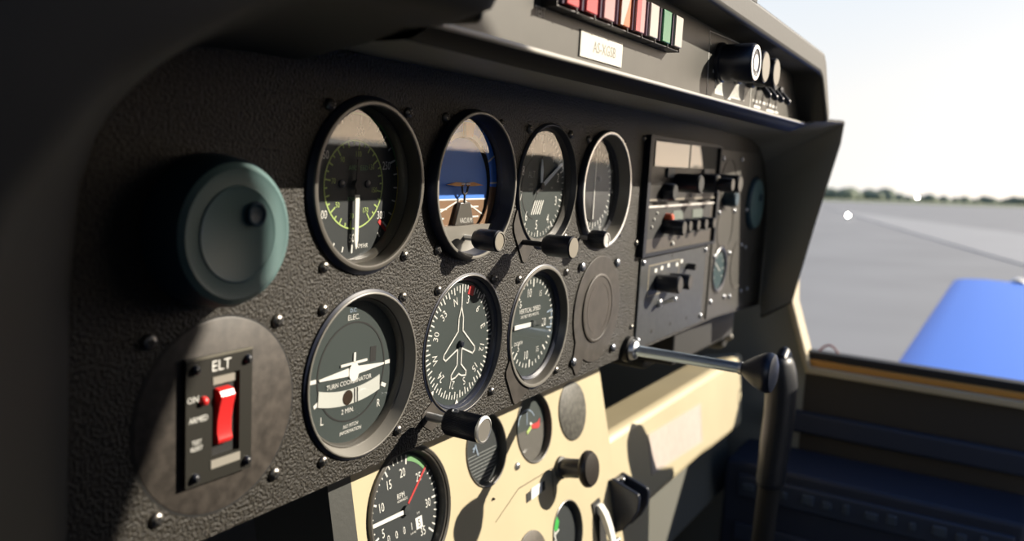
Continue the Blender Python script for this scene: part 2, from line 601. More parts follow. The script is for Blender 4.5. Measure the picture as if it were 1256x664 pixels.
for k in range(0, 29):
    ang = 186 + k * 11.4
    s.tick(ang, 16.6 if k % 4 == 0 else (17.6 if k % 2 == 0 else 18.6), 20.5, 0.7, D, A0)
for i, v in enumerate((30, 50, 70, 90, 110, 130, 150, 170)):
    ang = math.radians(186 + i * 45.6)
    s.text(str(v), 2.6, A0 + 14.6 * math.sin(ang), 14.6 * math.cos(ang), D, xs=0.8)
s.build('inner_scale', LIME, p)
s = S()
s.text('AIRSPEED', 2.3, A0 + 2.5, 8.0, D, xs=1.0)
s.text('KNOTS', 1.9, A0, -6.5, D)
s.build('dial_lettering', GREENP, p)
S().arc(32.6, 33.6, 300, 434, D, A0).build('green_arc', GREENP, p)
S().arc(32.6, 33.6, 74, 132, D, A0).build('yellow_arc', YELLOW, p)
S().tick(133, 25.5, 33.2, 2.2, D + 0.1, A0, w1=1.3).build('red_line', RED, p)
S().lathe([(1.9, -10), (1.9, -9.2), (1.2, -8.9), (0, -8.8)], -7.4, 0.4, n=20).build('dial_screw', BLACK, p)
S().lathe([(1.9, -10), (1.9, -9.2), (1.2, -8.9), (0, -8.8)], 11.0, 0.4, n=20).build('dial_screw', BLACK, p)
s = S()
s.tick(180, -12, 4.5, 1.4, -7.6, A0, w1=2.4, m=1, th=0.5)
s.tick(180, 4.5, 26, 2.9, -7.6, A0, w1=2.5, th=0.5)
s.tick(180, 26, 30.0, 2.5, -7.6, A0, w1=0.5, th=0.5)
s.lathe([(2.2, -9.7), (2.2, -7.4), (0, -7.2)], A0, 0, n=24, m=1)
s.build('needle', [WHITE, BLACKM], p)
pane(p, 34.9, -5.6)
screws4(p, [(-27.3, 35.0), (27.3, 35.3), (-28.8, -35.1), (28.8, -34.3)], 'asi')

# ---- attitude indicator
p = gauge_root('attitude_indicator', 'round artificial horizon, blue above brown, with VACUUM plate and adjusting knob', 'att')
bezel(p, 40.1, 5.1, 9, 35.5, 2.0, BEZELLT, WALL, base=41.2)
dial_disc(p, 35.5, 9, BLACKM)
S().prism([q for q in circle(0, -2, 27.5, 60, -102, 102)] + [(26.5, -7.9), (-26.5, -7.9)], -8.9, -7.0).build('sky_half', SKYBLUE, p)
S().prism([(-26.8, -8.4), (26.8, -8.4)] + circle(0, -2, 27.5, 30, 104, 256), -8.9, -7.0).build('ground_half', BROWN, p)
S().arc(29.0, 35.0, -90, 92, -5.2, 0, 0, th=0.8).build('roll_ring', SKYBLUE, p)
S().arc(29.0, 35.0, 92, 150, -5.2, 0, 0, th=0.8).build('roll_ring', BROWN, p)
s = S()
for ang in (-60, -30, 30, 62, 88):
    s.tick(ang, 28.0, 35.0, 1.1, -5.0)
s.arc(26.5, 29.0, -32, 38, -5.1)
s.line((-27, -8.1), (26.5, -8.1), 0.9, -6.8)
for x0, y0, x1, y1 in ((-1, -8.6, -24, -16.5), (4, -8.6, 24, -17)):
    s.line((x0, y0), (x1, y1), 0.9, -6.8)
for x, y, L in ((-17, -13.2, 8), (14, -12.4, 9), (-18.5, -18.2, 6), (16, -18.0, 6)):
    s.line((x - L / 2, y), (x + L / 2, y), 0.9, -6.7)
s.build('dial_markings', WHITE, p)
s = S()
s.prism([(-2.6, 26), (3.6, 26), (5.4, 34), (-3.8, 34)], -5.0, -2.6)
s.build('bank_pointer', ORANGE, p)
s = S()
s.prism([(-3.4, -9.6), (6.5, -9.6), (11.2, -22), (-8.2, -22)], -6.6, -4.0)
s.build('pedestal_plate', BEZEL, p, bevel=0.5)
s = S()
s.text('VACUUM', 2.8, 2.6, -19.4, -3.9, xs=0.75)
s.build('lettering', WHITE, p)
s = S()
s.prism([(-17.5, 0.2), (-8, 1.6), (-1.2, 1.2), (-1.2, -0.6), (-8, -0.6)], -4.6, -3.8, m=1)
s.prism([(18.5, -0.2), (9, 1.6), (2.0, 1.2), (2.0, -0.6), (9, -0.6)], -4.6, -3.8, m=1)
s.path([(-3, 0.3, -4.2), (-1.6, -4.2, -4.2), (0.4, -5.4, -4.2), (2.4, -4.2, -4.2), (3.8, 0.3, -4.2)], 0.55, n=8)
s.tube((0.4, -5.4, -4.2), (0.4, -10, -4.2), 0.6, n=8)
s.line((-3.4, 0.6), (-0.8, 0.6), 1.0, -3.6, m=2)
s.line((1.4, 0.6), (4.2, 0.6), 1.0, -3.6, m=2)
s.build('miniature_aeroplane', [BLACKM, ORANGE, WHITE], p)
# lower cover with the knob
s = S()
s.prism([(-31.3, -22.2), (31.3, -22.2)] + circle(0, 0, 38.3, 28, 125.5, 234.5), -6.4, -2.6)
s.build('lower_cover', BEZELLT, p, bevel=0.6)
kb = S().tube((0.2, -28.8, -3), (0.2, -28.8, 6), 1.6).build('knob_shaft', STEEL, p)
s = S()
s.lathe([(0, 4.5), (4.6, 4.5), (5.4, 5.6), (5.9, 8), (5.9, 19.2), (5.2, 19.8), (5.0, 19.6), (0, 19.6)], 0.2, -28.8, n=36)
kn = s.build('knob', BLACK, p)
s = S()
s.lathe([(5.0, 19.4), (5.3, 20.2), (4.6, 20.3), (4.4, 19.9)], 0.2, -28.8, n=36, m=1)
s.lathe([(4.5, 19.3), (4.4, 19.9), (0, 19.9)], 0.2, -28.8, n=36)
s.build('knob_cap', [CAPGREY, BEZELLT], kn)
gp = circle(0, 0, 36.2, 60, -127, 127)
S().prism(gp, -2.3, -1.8).build('glass', GLASS, p)
screws4(p, [(59.3, 35.0), (114.9, 35.0), (57.0, -33.2), (116, -34)], 'att', (40, 15, 45, 5))

# ---- altimeter
p = gauge_root('altimeter', 'round altimeter lettered ALT with two pale blue hands and hatched window', 'alt')
bezel(p, 39.0, 1.4, 5.5, 33.5, 0.9, BEZELLT, WALL, base=40.0, ring=(36.8, -2.2, BEZEL))
dial_disc(p, 33.5, 5.5, DIAL)
D = -5.35
s = S()
for k in range(50):
    s.tick(k * 7.2, 30.0 if k % 5 else 28.4, 32.4, 0.55 if k % 5 else 0.9, D)
for k in range(10):
    t = math.radians(k * 36 + 5)
    s.text(str(k), 6.0, 24.6 * math.sin(t), 24.6 * math.cos(t), D, xs=0.72)
for k in range(5):
    s.line((-9.5 + k * 2.7, -17.5), (-5.5 + k * 2.7, -9.6), 1.1, D)
s.tick(0, 26.5, 32.0, 0.2, D, -1.2, w1=4.2)
s.build('dial_markings', WHITE, p)
s = S()
s.text('ALT', 4.4, -11.8, 7.4, D, xs=0.8)
s.build('name_lettering', GREY, p)
s = S()
s.text('1000', 1.6, -12, 1.2, D)
s.text('100 FT', 1.6, -12, -2.0, D, xs=0.9)
s.text('MB', 1.6, 16, -1.2, D)
s.build('dial_lettering', GREY, p)
s = S()
s.arc(19.6, 20.4, 190, 335, D, -3.5, -1.0)
s.arc(11.6, 12.2, 60, 150, D, -15, -1)
s.build('inner_ring', BLACKM, p)
s = S()
s.tick(60, -8, 0, 2.0, -3.6, m=1, th=0.4)
s.tick(60, 0, 27, 2.9, -3.6, w1=2.4, th=0.4)
s.tick(60, 27, 30, 2.4, -3.6, w1=0.3, th=0.4)
s.build('long_hand', [mat('pale_blue_hand', (0.36, 0.46, 0.60), 0.5), BLACKM], p)
s = S()
s.tick(357, 2, 10, 2.2, -4.2, w1=3.8, th=0.4)
s.tick(357, 10, 17.5, 3.8, -4.2, w1=0.5, th=0.4)
s.tick(357, 17, 28, 0.5, -4.2, w1=0.4, th=0.3, m=1)
s.lathe([(2.2, -5.4), (2.2, -3.2), (0, -3.0)], n=24, m=1)
s.build('short_hand', [MATS['pale_blue_hand'], BLACKM], p)
pane(p, 34.8, -2.4)
# foot of the case with the setting knob
s = S()
s.prism([(-38.5, -14), (-41.5, -22), (-40.5, -27), (-28.5, -45.5), (-25.5, -47), (-21, -43), (-15, -37.5)] + circle(0, 0, 40.4, 10, 202, 250), 0.1, 0.9)
s.build('case_foot', SMOOTH, p)
S().tube((-29.4, -33.6, 0.5), (-29.4, -33.6, 19), 1.7).build('knob_shaft', BLACK, p)
s = S()
s.lathe([(0, 16.2), (5.2, 16.2), (6.6, 18.8), (6.6, 34.6), (6.0, 35.2), (0, 35.2)], -29.4, -33.6, n=40)
kn = s.build('knob', BLACK, p)
S().lathe([(6.1, 34.9), (6.0, 35.5), (0, 35.5)], -29.4, -33.6, n=40).build('knob_cap', CAPGREY, kn)
screws4(p, [(147.8, 33.9), (203.5, 33.2), (203, -34.5)], 'alt', (10, 40, 70))

# ---- course indicator
p = gauge_root('course_indicator', 'round course gauge with bright silver rim and one thin vertical pointer', 'crs')
bezel(p, 41.8, 3.6, 7, 34.5, 2.6, SILVER, WALL, base=42.6, ring=(36.6, -4.0, SLOPE), slope=BEZELLT)
dial_disc(p, 34.5, 7, DIALDK)
D = -6.85
s = S()
for k in range(36):
    s.tick(k * 10, 24.5, 27.8 if k % 3 else 29.0, 0.7, D)
for k, t in enumerate(('N', '3', '6', 'E', '12', '15', 'S', '21', '24', 'W', '30', '33')):
    ang = 5 + k * 30
    s.text(t, 3.6, 31.0 * math.sin(math.radians(ang)), 31.0 * math.cos(math.radians(ang)), D, rot=ang, xs=0.75)
for k in range(-4, 5):
    if k:
        s.lathe([(0.55, -7), (0.55, -6.7), (0, -6.65)], k * 3.4 - 2, -17.5, n=10)
s.tick(180, 21.5, 24.6, 3.0, D, w1=0.4)
s.build('dial_markings', WHITE, p)
s = S()
s.lathe([(23.8, -7), (23.8, -6.2), (23.2, -6.0), (0, -6.0)], n=48)
s.build('centre_disc', BLACKM, p)
s = S()
s.lathe([(1.9, -6.1), (1.9, -4.6), (1.2, -4.2), (0, -4.1)], 3.0, 7.5, n=20)
s.build('pivot', BLACK, p)
s = S()
s.tick(180, -22, 21.5, 0.9, -4.9, -4.2, th=0.3)
s.build('pointer', WHITE, p)
pane(p, 35.0, -3.4, glass_mat('plain_glass', 1.42))
S().tube((-33.3, -32.6, 0.2), (-33.3, -32.6, 9.6), 1.4).build('knob_shaft', STEEL, p)
s = S()
s.lathe([(0, 7.6), (5.0, 7.6), (6.1, 9.6), (6.1, 17.6), (5.0, 19.6), (0, 19.6)], -33.3, -32.6, n=64, ripple=(16, 0.5, 5.5))
kn = s.build('knob', BLACK, p)
s = S()
s.lathe([(5.0, 19.3), (5.0, 20.2), (4.2, 20.2), (4.0, 19.7), (0, 19.7)], -33.3, -32.6, n=32)
s.build('knob_cap', SILVER, kn)
screws4(p, [(230.8, 31.0), (293.8, 30.6), (294, -37)], 'crs', (25, 60, 5))

# ---- turn coordinator
p = gauge_root('turn_coordinator', 'round turn coordinator with white aeroplane symbol over a curved white ball tube', 'turn')
bezel(p, 39.6, 1.6, 7, 34.4, 1.3, BEZELLT, WALL, base=40.8, ring=(36.2, -3.6, BEZEL), slope=mat('grey_bezel_slope', (0.24, 0.228, 0.205), 0.36))
dial_disc(p, 34.4, 7, DIAL)
D = -6.85
s = S()
s.arc(23.6, 24.4, 0, 360, D)
s.box(13.0, 17.5, 2.2, 10.0, D - 0.1, D)
s.build('inner_ring', BLACKM, p)
s = S()
s.text('D.C.', 1.9, -0.3, 30.0, D, m=1)
s.text('ELEC.', 2.6, -0.1, 26.6, D, xs=0.95)
s.text('TURN COORDINATOR', 2.3, -2.2, -4.5, -6.4, xs=0.94)
s.text('2 MIN.', 2.4, -2.5, -18.6, D, xs=0.95)
s.text('NO PITCH', 1.8, 0, -26.4, D, xs=0.9, skew=0.15)
s.text('INFORMATION', 1.8, 0, -29.2, D, xs=0.9, skew=0.15)
s.text('L', 4.0, -20.4, -19.7, D, xs=0.8)
s.text('R', 4.0, 20.5, -19.9, D, xs=0.8)
for ang in (90, 270, 115, 245):
    s.tick(ang, 24.8, 28.6, 1.9, D)
s.build('dial_lettering', [WHITE, MATS['pale_blue_hand']], p)
s = S()
s.prism([(-23.3, 0.4), (-3, 2.2), (-3, -1.8), (-22.8, -0.6)], -6.8, -6.45)
s.prism([(23.8, 0.4), (3, 2.2), (3, -1.8), (23.3, -0.6)], -6.8, -6.45)
s.prism([(-8.6, 4.7), (10.4, 4.7), (10.4, 3.5), (-8.6, 3.5)], -6.8, -6.45)
s.prism([(0.5, 3), (0.5, 9.2), (1.9, 9.2), (1.9, 3)], -6.8, -6.45)
s.prism([(0.9 + 3.6 * q[0], -0.3 + 4.6 * q[1]) for q in circle(0, 0, 1, 28)], -6.8, -6.35)
s.build('aeroplane_symbol', WHITE, p)
s = S()
R0, CB = 78.0, 66.0
s.prism(circle(-1.0, CB, R0 - 3.6, 20, 163.2, 197.4) + circle(-1.0, CB, R0 + 3.7, 20, 196.0, 164.6), -6.9, -6.5)
tb = s.build('ball_tube', mat('milky_tube', (0.62, 0.64, 0.60), 0.3, coat=0.4), p)
s = S()
s.prism([(-3.2 + 3.5 * q[0], -12.0 + 3.6 * q[1]) for q in circle(0, 0, 1, 24)], -6.5, -6.3)
s.build('ball', mat('brown_black_ball', (0.05, 0.035, 0.025), 0.2), tb)
s = S()
for x in (1.6, 3.6):
    s.line((x, -8.6), (x + 0.3, -15.2), 0.7, -6.35)
s.build('tube_lines', BLACKM, tb)
pane(p, 35.2, -3.9)
screws4(p, [(-28.6, -54.1), (28.5, -55.0), (-26.4, -124.4), (28.5, -123.5)], 'turn', (35, 65, 20, 50))

# ---- heading indicator
p = gauge_root('heading_indicator', 'round compass-card gauge with white outlined aeroplane and chrome-shafted knob below', 'head')
bezel(p, 39.4, 0.6, 5, 35.6, 0.9, BEZEL, WALL, base=40.4, ring=(37.6, -1.8, WALL))
dial_disc(p, 35.6, 5, DIAL)
D, A0 = -4.85, 2.0
s = S()
for k in range(72):
    s.tick(k * 5 - 14.5, 28.6 if k % 2 == 0 else 30.4, 32.9, 0.8, D, A0)
for k, t in enumerate(('N', '3', '6', 'E', '12', '15', 'S', '21', '24', 'W', '30', '33')):
    ang = k * 30 - 14.5
    s.text(t, 4.7, A0 + 24.6 * math.sin(math.radians(ang)), 24.6 * math.cos(math.radians(ang)), D, rot=ang, xs=0.85)
for k in range(8):
    if k:
        s.tick(k * 45, 33.0, 35.6, 0.3, D + 0.3, A0 - 1.0, w1=3.6)
s.tick(0, 21, 33.2, 0.9, D + 0.2, A0)
s.build('dial_markings', WHITE, p)
s = S()
o1 = [(0, 20.5), (2.2, 14), (2.4, 6.5), (15.5, -5), (15.8, -7.0), (13.6, -8.6), (2.2, -3.8), (2.0, -13), (7.6, -18.0), (7.4, -20.6), (3.2, -20.0), (0, -18.4)]
o1 = o1 + [(-x, y) for x, y in o1[-2:0:-1]]
o1 = [(x + A0, y) for x, y in o1]
for q, r in zip(o1, o1[1:] + o1[:1]):
    s.line(q, r, 0.85, D + 0.15)
s.build('aeroplane_outline', WHITE, p)
S().lathe([(2.0, -5), (2.0, -3.4), (1.4, -2.8), (0, -2.7)], A0, -1.0, n=20).build('pivot', BLACK, p)
S().tick(18, 27.5, 33.0, 6.0, D + 0.08, A0, w1=5.0).build('heading_bug', RED, p)
pane(p, 36.6, -2.2)
s = S()
s.prism([(-30, -26.5), (-39, -32), (-38, -38), (-30, -43), (-16, -37.3)], 0.1, 0.4)
s.build('case_foot', SMOOTH, p)
S().tube((-33.8, -33.9, 0.4), (-33.8, -33.9, 17), 2.4).build('knob_shaft', STEEL, p)
s = S()
s.lathe([(0, 13.5), (6.4, 13.5), (7.1, 14.4), (7.1, 35.0), (6.6, 35.6), (0, 35.6)], -33.8, -33.9, n=120, ripple=(60, 0.35, 6.9))
kn = s.build('knob', BLACK, p)
s = S()
s.lathe([(7.1, 34.6), (7.2, 35.8), (6.2, 36.3), (6.0, 35.9)], -33.8, -33.9, n=48, m=1)
s.lathe([(6.2, 35.4), (6.1, 36.0), (0, 36.0)], -33.8, -33.9, n=48)
s.build('knob_cap', [mat('grey_knob_cap', (0.17, 0.16, 0.14), 0.5), SILVER], kn)
gs = S()
gs.lathe([(1.9, 0), (1.9, 0.8), (1.2, 1.0), (1.0, 0.5), (0, 0.5)], n=20, axis=(-0.28, 0.96, 0), base=(-35.6, -27.2, 19))
gs.build('grub_screw', RIVET, kn)
screws4(p, [(59.0, -54.9), (115.3, -54.5), (118.6, -122.4)], 'head', (30, 55, 15))

# ---- vertical speed indicator
p = gauge_root('vertical_speed_indicator', 'round gauge lettered VERTICAL SPEED with white needle pointing left at zero', 'vsi')
bezel(p, 39.9, 0.8, 6, 33.4, 2.4, BEZELLT, WALL, base=40.8, ring=(35.6, -3.4, WALL), slope=BEZEL)
dial_disc(p, 33.4, 6, DIAL)
D, B0 = -5.85, 1.4
s = S()
for k in range(-20, 21):
    ang = 270 + (abs(k) * 9.0) * (1 if k >= 0 else -1)
    big = k % 5 == 0
    s.tick(ang, 24.2 if big else 26.6, 29.4, 1.3 if big else 0.95, D, 0, B0)
for k, t, h in ((5, '5', 4.6), (9, '10', 5.8), (14, '15', 3.8), (-5, '5', 4.6), (-9, '10', 5.8), (-14, '15', 3.8)):
    ang = math.radians(270 + k * 8.4)
    s.text(t, h, 21.2 * math.sin(ang), B0 + 21.2 * math.cos(ang) - (0 if k > 0 else 0), D, xs=0.75)
s.text('20', 5.6, 17.0, 0.0, D, xs=0.75)
s.text('VERTICAL SPEED', 3.1, -3.0, 10.8, D, xs=0.86)
s.text('100 FEET PER MINUTE', 2.0, -3.0, 7.0, D, xs=0.88)
s.text('UP', 2.0, -16, 14.5, D)
s.text('DOWN', 2.4, -16, -9.6, D, xs=0.9)
s.build('dial_markings', WHITE, p)
s = S()
s.line((21.5, 6.0), (27.5, 7.2), 0.9, D)
s.line((27.5, 7.2), (27.5, -5.2), 0.9, D)
s.line((27.5, -5.2), (21.5, -4.2), 0.9, D)
s.build('stop_bracket', MATS['pale_blue_hand'], p)
s = S()
s.tick(271, 4.5, 25, 2.7, -4.0, 0, B0, w1=2.9, th=0.4)
s.tick(271, -13, 4.5, 2.9, -4.0, 0, B0, m=1, th=0.4)
s.lathe([(2.0, -5.8), (2.0, -3.6), (0, -3.4)], 0, B0, n=20, m=1)
s.build('needle', [WHITE, mat('dark_needle_tail', (0.035, 0.045, 0.045), 0.6)], p)
pane(p, 34.0, -3.4)
s = S()
s.prism([(-37, -15), (-41, -22), (-40.5, -26), (-30, -44), (-27, -46), (-23, -45), (-11, -38.8)] + circle(0, 0, 40.9, 10, 196, 248), 0.1, 0.9)
s.build('case_foot', SMOOTH, p)
screws4(p, [(144.5, -57.4), (208.9, -58.6), (202.7, -125.5)], 'vsi', (45, 20, 70))


# ---- blanking cover beside the vertical speed gauge
bc = thing('blanking_cover', 'brown-black round cover plate with smaller disc inside it, held by steel buttons', 'cover plate', frame(264, -91, 0))
s = S()
s.prism(circle(0, 0, 39.5, 60, 240, 570) + [(-24, -40.5), (-30.5, -44.5), (-37.2, -36)], 0.1, 1.0)
s.build('plate', SMOOTH, bc, bevel=0.3)
s = S()
s.lathe([(25.5, 1.0), (25.5, 1.9), (24.8, 2.2), (23.6, 2.2), (23.2, 1.8), (0, 1.8)], -1, 1)
s.build('inner_disc', mat('brown_disc', (0.062, 0.053, 0.044), 0.5, mottle=(90, 0.25)), bc)
s = S()
s.arc(18.2, 18.8, 20, 160, 1.95, -1, 1)
s.arc(14.5, 19.0, 200, 340, 1.9, -1, 1)
s.build('worn_rings', mat('dark_brown_wear', (0.06, 0.05, 0.042), 0.55), bc)
for q in ((232.0, -56.9), (293.2, -58.9), (296.3, -125.5), (227.5, -124.3)):
    screw(bc, q[0] - 264, q[1] + 91, 1.0, r=3.4, slot=False, name='button', m=RIVET)

# ---- teal vent cap near the camera and the far one
def vent(u, v, r, label, k=1.0):
    t = thing('air_vent', label, 'air vent', frame(u, v, 0), 'teal air vents in the main panel')
    s = S()
    s.lathe([(r + 1.5, 0), (r + 1.6, 3 * k), (r + 0.4, 12 * k), (r - 1.2, 15.5 * k)], m=0)
    s.build('housing', TEALDK, t)
    s = S()
    s.lathe([(r - 1.2, 15.5 * k), (r - 3.4, 17.0 * k), (r - 5.2, 16.6 * k), (r * 0.66, 16.6 * k), (r * 0.64, 16.6 * k + 0.5), (r * 0.60, 16.6 * k), (0, 16.4 * k)])
    s.build('cap', TEAL, t)
    s = S()
    z = 16 * k
    s.lathe([(4.6, z), (4.6, z + 2.2), (3.8, z + 2.6), (3.2, z + 2.0), (2.4, z + 1.8), (0, z + 1.8)], 0.27 * r, 0.26 * r, n=28)
    s.build('pull_knob', TEALDK, t)
    return t


vent(-92.0, -16.0, 27.2, 'large round teal vent cap beside the airspeed gauge, half in shade')
vent(671, -22, 28.0, 'dark teal vent cap at the far end of the panel, past the radios', 0.35)

# ---- emergency locator switch on its round cover
ec = thing('access_cover', 'large round brown-black cover plate behind the red-switched box, fixed by four screws', 'cover plate', frame(-85.5, -88.6, 0))
s = S()
s.lathe([(38.6, 0.05), (38.6, 0.3), (38.2, 0.5), (0, 0.5)], n=80)
s.build('plate', mat('worn_brown_plate', (0.056, 0.048, 0.041), 0.5, mottle=(200, 0.4)), ec)
s = S()
s.lathe([(39.5, 0.02), (39.5, 0.15), (38.6, 0.15), (38.6, 0.02)], n=80)
s.build('seam', BLACKM, ec)
for i, q in enumerate([(-117.4, -54.4), (-55.9, -55.3), (-56.1, -121.4), (-114.3, -121.4)]):
    screw(ec, q[0] + 85.5, q[1] + 88.6, 0.0, r=3.0, turn=15 + i * 25)
el = thing('locator_switch_box', 'small black switch plate lettered ELT with a red rocker and red lamp', 'switch', frame(-87.5, -88.5, 0.9))
s = S()
s.plate([(-16.2, 25.2), (15.8, 25.0), (15.8, -24.6), (-16.2, -24.2)], [[(-4.0, 17), (9.5, 17), (9.5, -15.2), (-4.0, -15.2)]], 0, 2.0)
s.build('plate', mat('matt_olive_black', (0.020, 0.019, 0.015), 0.45), el, bevel=0.4)
s = S(); s.box(-5.2, 11.2, -17, 17.6, 0.02, 0.3); s.build('recess', BLACKM, el)
s = S()
s.side([(0.4, 11.8), (3.4, 11.2), (4.9, 8.6), (3.8, 5.0), (2.6, -1), (2.5, -6), (3.4, -8.8), (2.6, -10.4), (0.4, -10.9)], -2.2, 5.2)
s.build('rocker', REDGLOSS, el, bevel=0.5)
s = S()
s.ball((-8.4, 8.4, 2.4), 1.9, n=20)
s.build('lamp', REDGLOSS, el)
s = S()
s.text('ELT', 4.2, 0.0, 21.0, 2.3, xs=1.0)
s.text('ON', 2.4, -13.2, 9.8, 2.3)
s.text('ARMED', 2.2, -10.6, 1.8, 2.3, xs=0.85)
s.text('TEST\nRESET', 1.7, -11.4, -8.2, 2.3, xs=0.9)
s.build('lettering', WHITE, el)
s = S()
s.box(-3.6, 7.0, 13.4, 16.4, 0.6, 2.0)
s.build('label_strip', mat('pale_label_strip', (0.30, 0.28, 0.24), 0.5), el)
s = S()
s.box(-4.6, 9.8, -19.6, -16.2, 1.7, 2.3)
s.build('label_strip', MATS['pale_label_strip'], el)
s = S(); s.box(-16.2, 15.8, 24.4, 25.3, 1.4, 2.3); s.build('top_edge', mat('pale_plate_edge', (0.16, 0.15, 0.12), 0.4), el)  # paler strip along the plate's top edge
for q in ((-12.2, 21.0), (13.2, 20.8), (13.2, -21.0), (-12.2, -21.0)):
    screw(el, *q, 2.0, r=1.9, turn=30, m=BLACK)


# ================================================================== RADIOS AND THE RIGHT END OF THE PANEL
rk = thing('radio_rack', 'tall black rack frame around the two stacked radios', 'rack', frame(430, -10, 0))
s = S()
s.plate([(-95, 49.5), (94, 47.5), (94, -47.5), (-95, -48)], [[(-89, 46.5), (90, 45), (90, -45), (-89, -45.5)]], 0.1, 5)
s.build('frame', mat('navy_black_frame', (0.006, 0.009, 0.018), 0.5, spec=0.3), rk, bevel=0.6)


def radio_knob(p, a, b, r, L, capm, c0=2.0, base=None, name='knob'):
    s = S()
    s.lathe([(0, c0), (r * 0.92, c0), (r, c0 + 1.5), (r, c0 + L - 0.8), (r * 0.9, c0 + L), (0, c0 + L)], a, b, n=40, ripple=(20, 0.35, r * 0.97))
    k = s.build(name, BLACK, p)
    s = S()
    s.lathe([(r * 0.88, c0 + L - 0.2), (r * 0.85, c0 + L + 0.5), (0, c0 + L + 0.5)], a, b, n=28)
    s.build('knob_cap', capm, k)
    return k


CAPDARK = mat('dark_knob_cap', (0.06, 0.054, 0.045), 0.5)
FACE = mat('radio_face', (0.017, 0.015, 0.013), 0.45)
FACELT = mat('radio_lower_face', (0.070, 0.060, 0.050), 0.45, mottle=(150, 0.12))
r1 = thing('communication_radio', 'upper radio with two wide dark display windows and protruding black knobs', 'radio', frame(430, 11, 0), 'stacked radios in the rack')
s = S(); s.box(-85, 88, -25, 26.5, 0.2, 2.0); s.build('face', FACE, r1, bevel=0.4)
s = S(); s.box(-79, 3, 4.0, 24, 2.0, 2.4); s.box(7, 86, 4.0, 24, 2.0, 2.4); s.build('display', BLACKM, r1)
s = S(); s.box(-79, 3, 4.0, 24, 2.8, 3.2); s.box(7, 86, 4.0, 24, 2.8, 3.2); s.build('display_glass', GLASSR, r1)
s = S()
for a in (-40, 55):
    s.box(a - 9, a + 7, -4.5, 3.2, 2.0, 4.0)
s.build('button', PALEBLUE, r1)
radio_knob(r1, -51, -16.5, 7.0, 10, BLACKM)
radio_knob(r1, -22, -9, 8.0, 22, BLACKM)
kk = radio_knob(r1, 34, -9, 8.5, 20, CAPDARK)
radio_knob(r1, 34, -9, 6.0, 13, CAPDARK, c0=22)
kk = radio_knob(r1, 83, -9, 8.5, 26, CAPDARK)
s = S()
for a, b in ((-44, -22), (18, -21), (46, -18), (60, -14)):
    s.ball((a, b, 2.4), 1.4)
s.build('indicator_light', WHITE, r1)
s = S()
s.box(-84, 86, -24.2, -22.6, 2.0, 2.8)
s.build('edge_strip', CAPGREY, r1)

r2 = thing('transponder', 'lower radio with a red button, two pale displays and a row of black knobs', 'radio', frame(430, -36.5, 0), 'stacked radios in the rack')
s = S(); s.box(-85, 88, -19.5, 19.5, 0.2, 2.0); s.build('face', FACELT, r2, bevel=0.4)
s = S(); s.box(-84, 88, 18.0, 19.6, 2.0, 3.0); s.build('edge_strip', SILVER, r2)
s = S(); s.box(-82, 80, -7.5, 17, 2.0, 2.3); s.build('dark_field', BLACKM, r2)
s = S()
s.box(-26, 0, 6, 14, 2.3, 2.9); s.box(26, 54, 6, 14, 2.3, 2.9)
s.build('display', mat('grey_green_display', (0.16, 0.19, 0.17), 0.4), r2)
s = S(); s.lathe([(3.6, 2), (3.6, 8), (2.6, 9), (0, 9)], -42, 9.0, n=24); s.build('red_button', mat('orange_red_button', (0.62, 0.10, 0.04), 0.4), r2)
for a in (-44, -14, 8, 30, 54):
    radio_knob(r2, a, 1.5, 6.4 if a == -44 else 5.2, 18 if a == -44 else 13, CAPDARK)
s = S()
for a, b in ((-70, 8), (-64, 13), (-74, 2)):
    s.ball((a, b, 2.4), 1.4)
s.ball((-22, -14.5, 2.2), 2.2)
s.build('indicator_light', WHITE, r2)

sp = thing('switch_plate', 'blue-grey square plate under the radios with two black knobs and a toggle', 'switch plate', frame(425, -97, 0))
s = S(); s.box(-84, 84, -37.5, 37.5, 0.1, 1.8); s.build('plate', BLUEGREY, sp, bevel=0.4)
s = S()
s.plate([(-66, 30.5), (8, 30.5), (8, 4), (-66, 4)], [[(-65, 29.8), (7.2, 29.8), (7.2, 4.8), (-65, 4.8)]], 1.8, 2.0)
s.build('outline', mat('tan_line', (0.34, 0.30, 0.22), 0.6), sp)
radio_knob(sp, -44, 14.5, 7.6, 20, CAPDARK)
radio_knob(sp, -12, 13.5, 6.8, 18, CAPDARK)
radio_knob(sp, 30, 22, 3.0, 8, BLACKM)
s = S()
for a, b in ((-50, 25), (-36, 26), (-20, 27), (2, 26), (14, 28)):
    s.box(a - 2.6, a + 2.6, b - 1.6, b + 1.6, 1.8, 2.1)
s.box(-18, -6, 3, 6.4, 1.8, 2.1)
s.build('label_marks', WHITE, sp)
s = S()
s.lathe([(3.4, 1.8), (3.4, 3.6), (2.2, 4.2), (0, 4.2)], -36, -4.5, n=20)
s.tube((-36, -4.5, 4), (-36, 1.0, 15), 1.2, 2.2, n=14)
s.ball((-36, 1.0, 15), 2.3)
s.build('toggle', STEEL, sp)
s = S()
for a, b in ((-49, -27.5), (-3, -27.3), (40, -28), (44, 4), (-12, 40 - 5)):
    s.lathe([(1.9, 1.7), (1.9, 1.95), (0, 1.95)], a, b, n=16)
s.build('empty_hole', BLACKM, sp)
for q in ((-80, 34), (80, 34), (80, -31), (-80, -30.5)):
    screw(sp, *q, 1.8, r=2.6, turn=10, m=RIVET, slot=False)

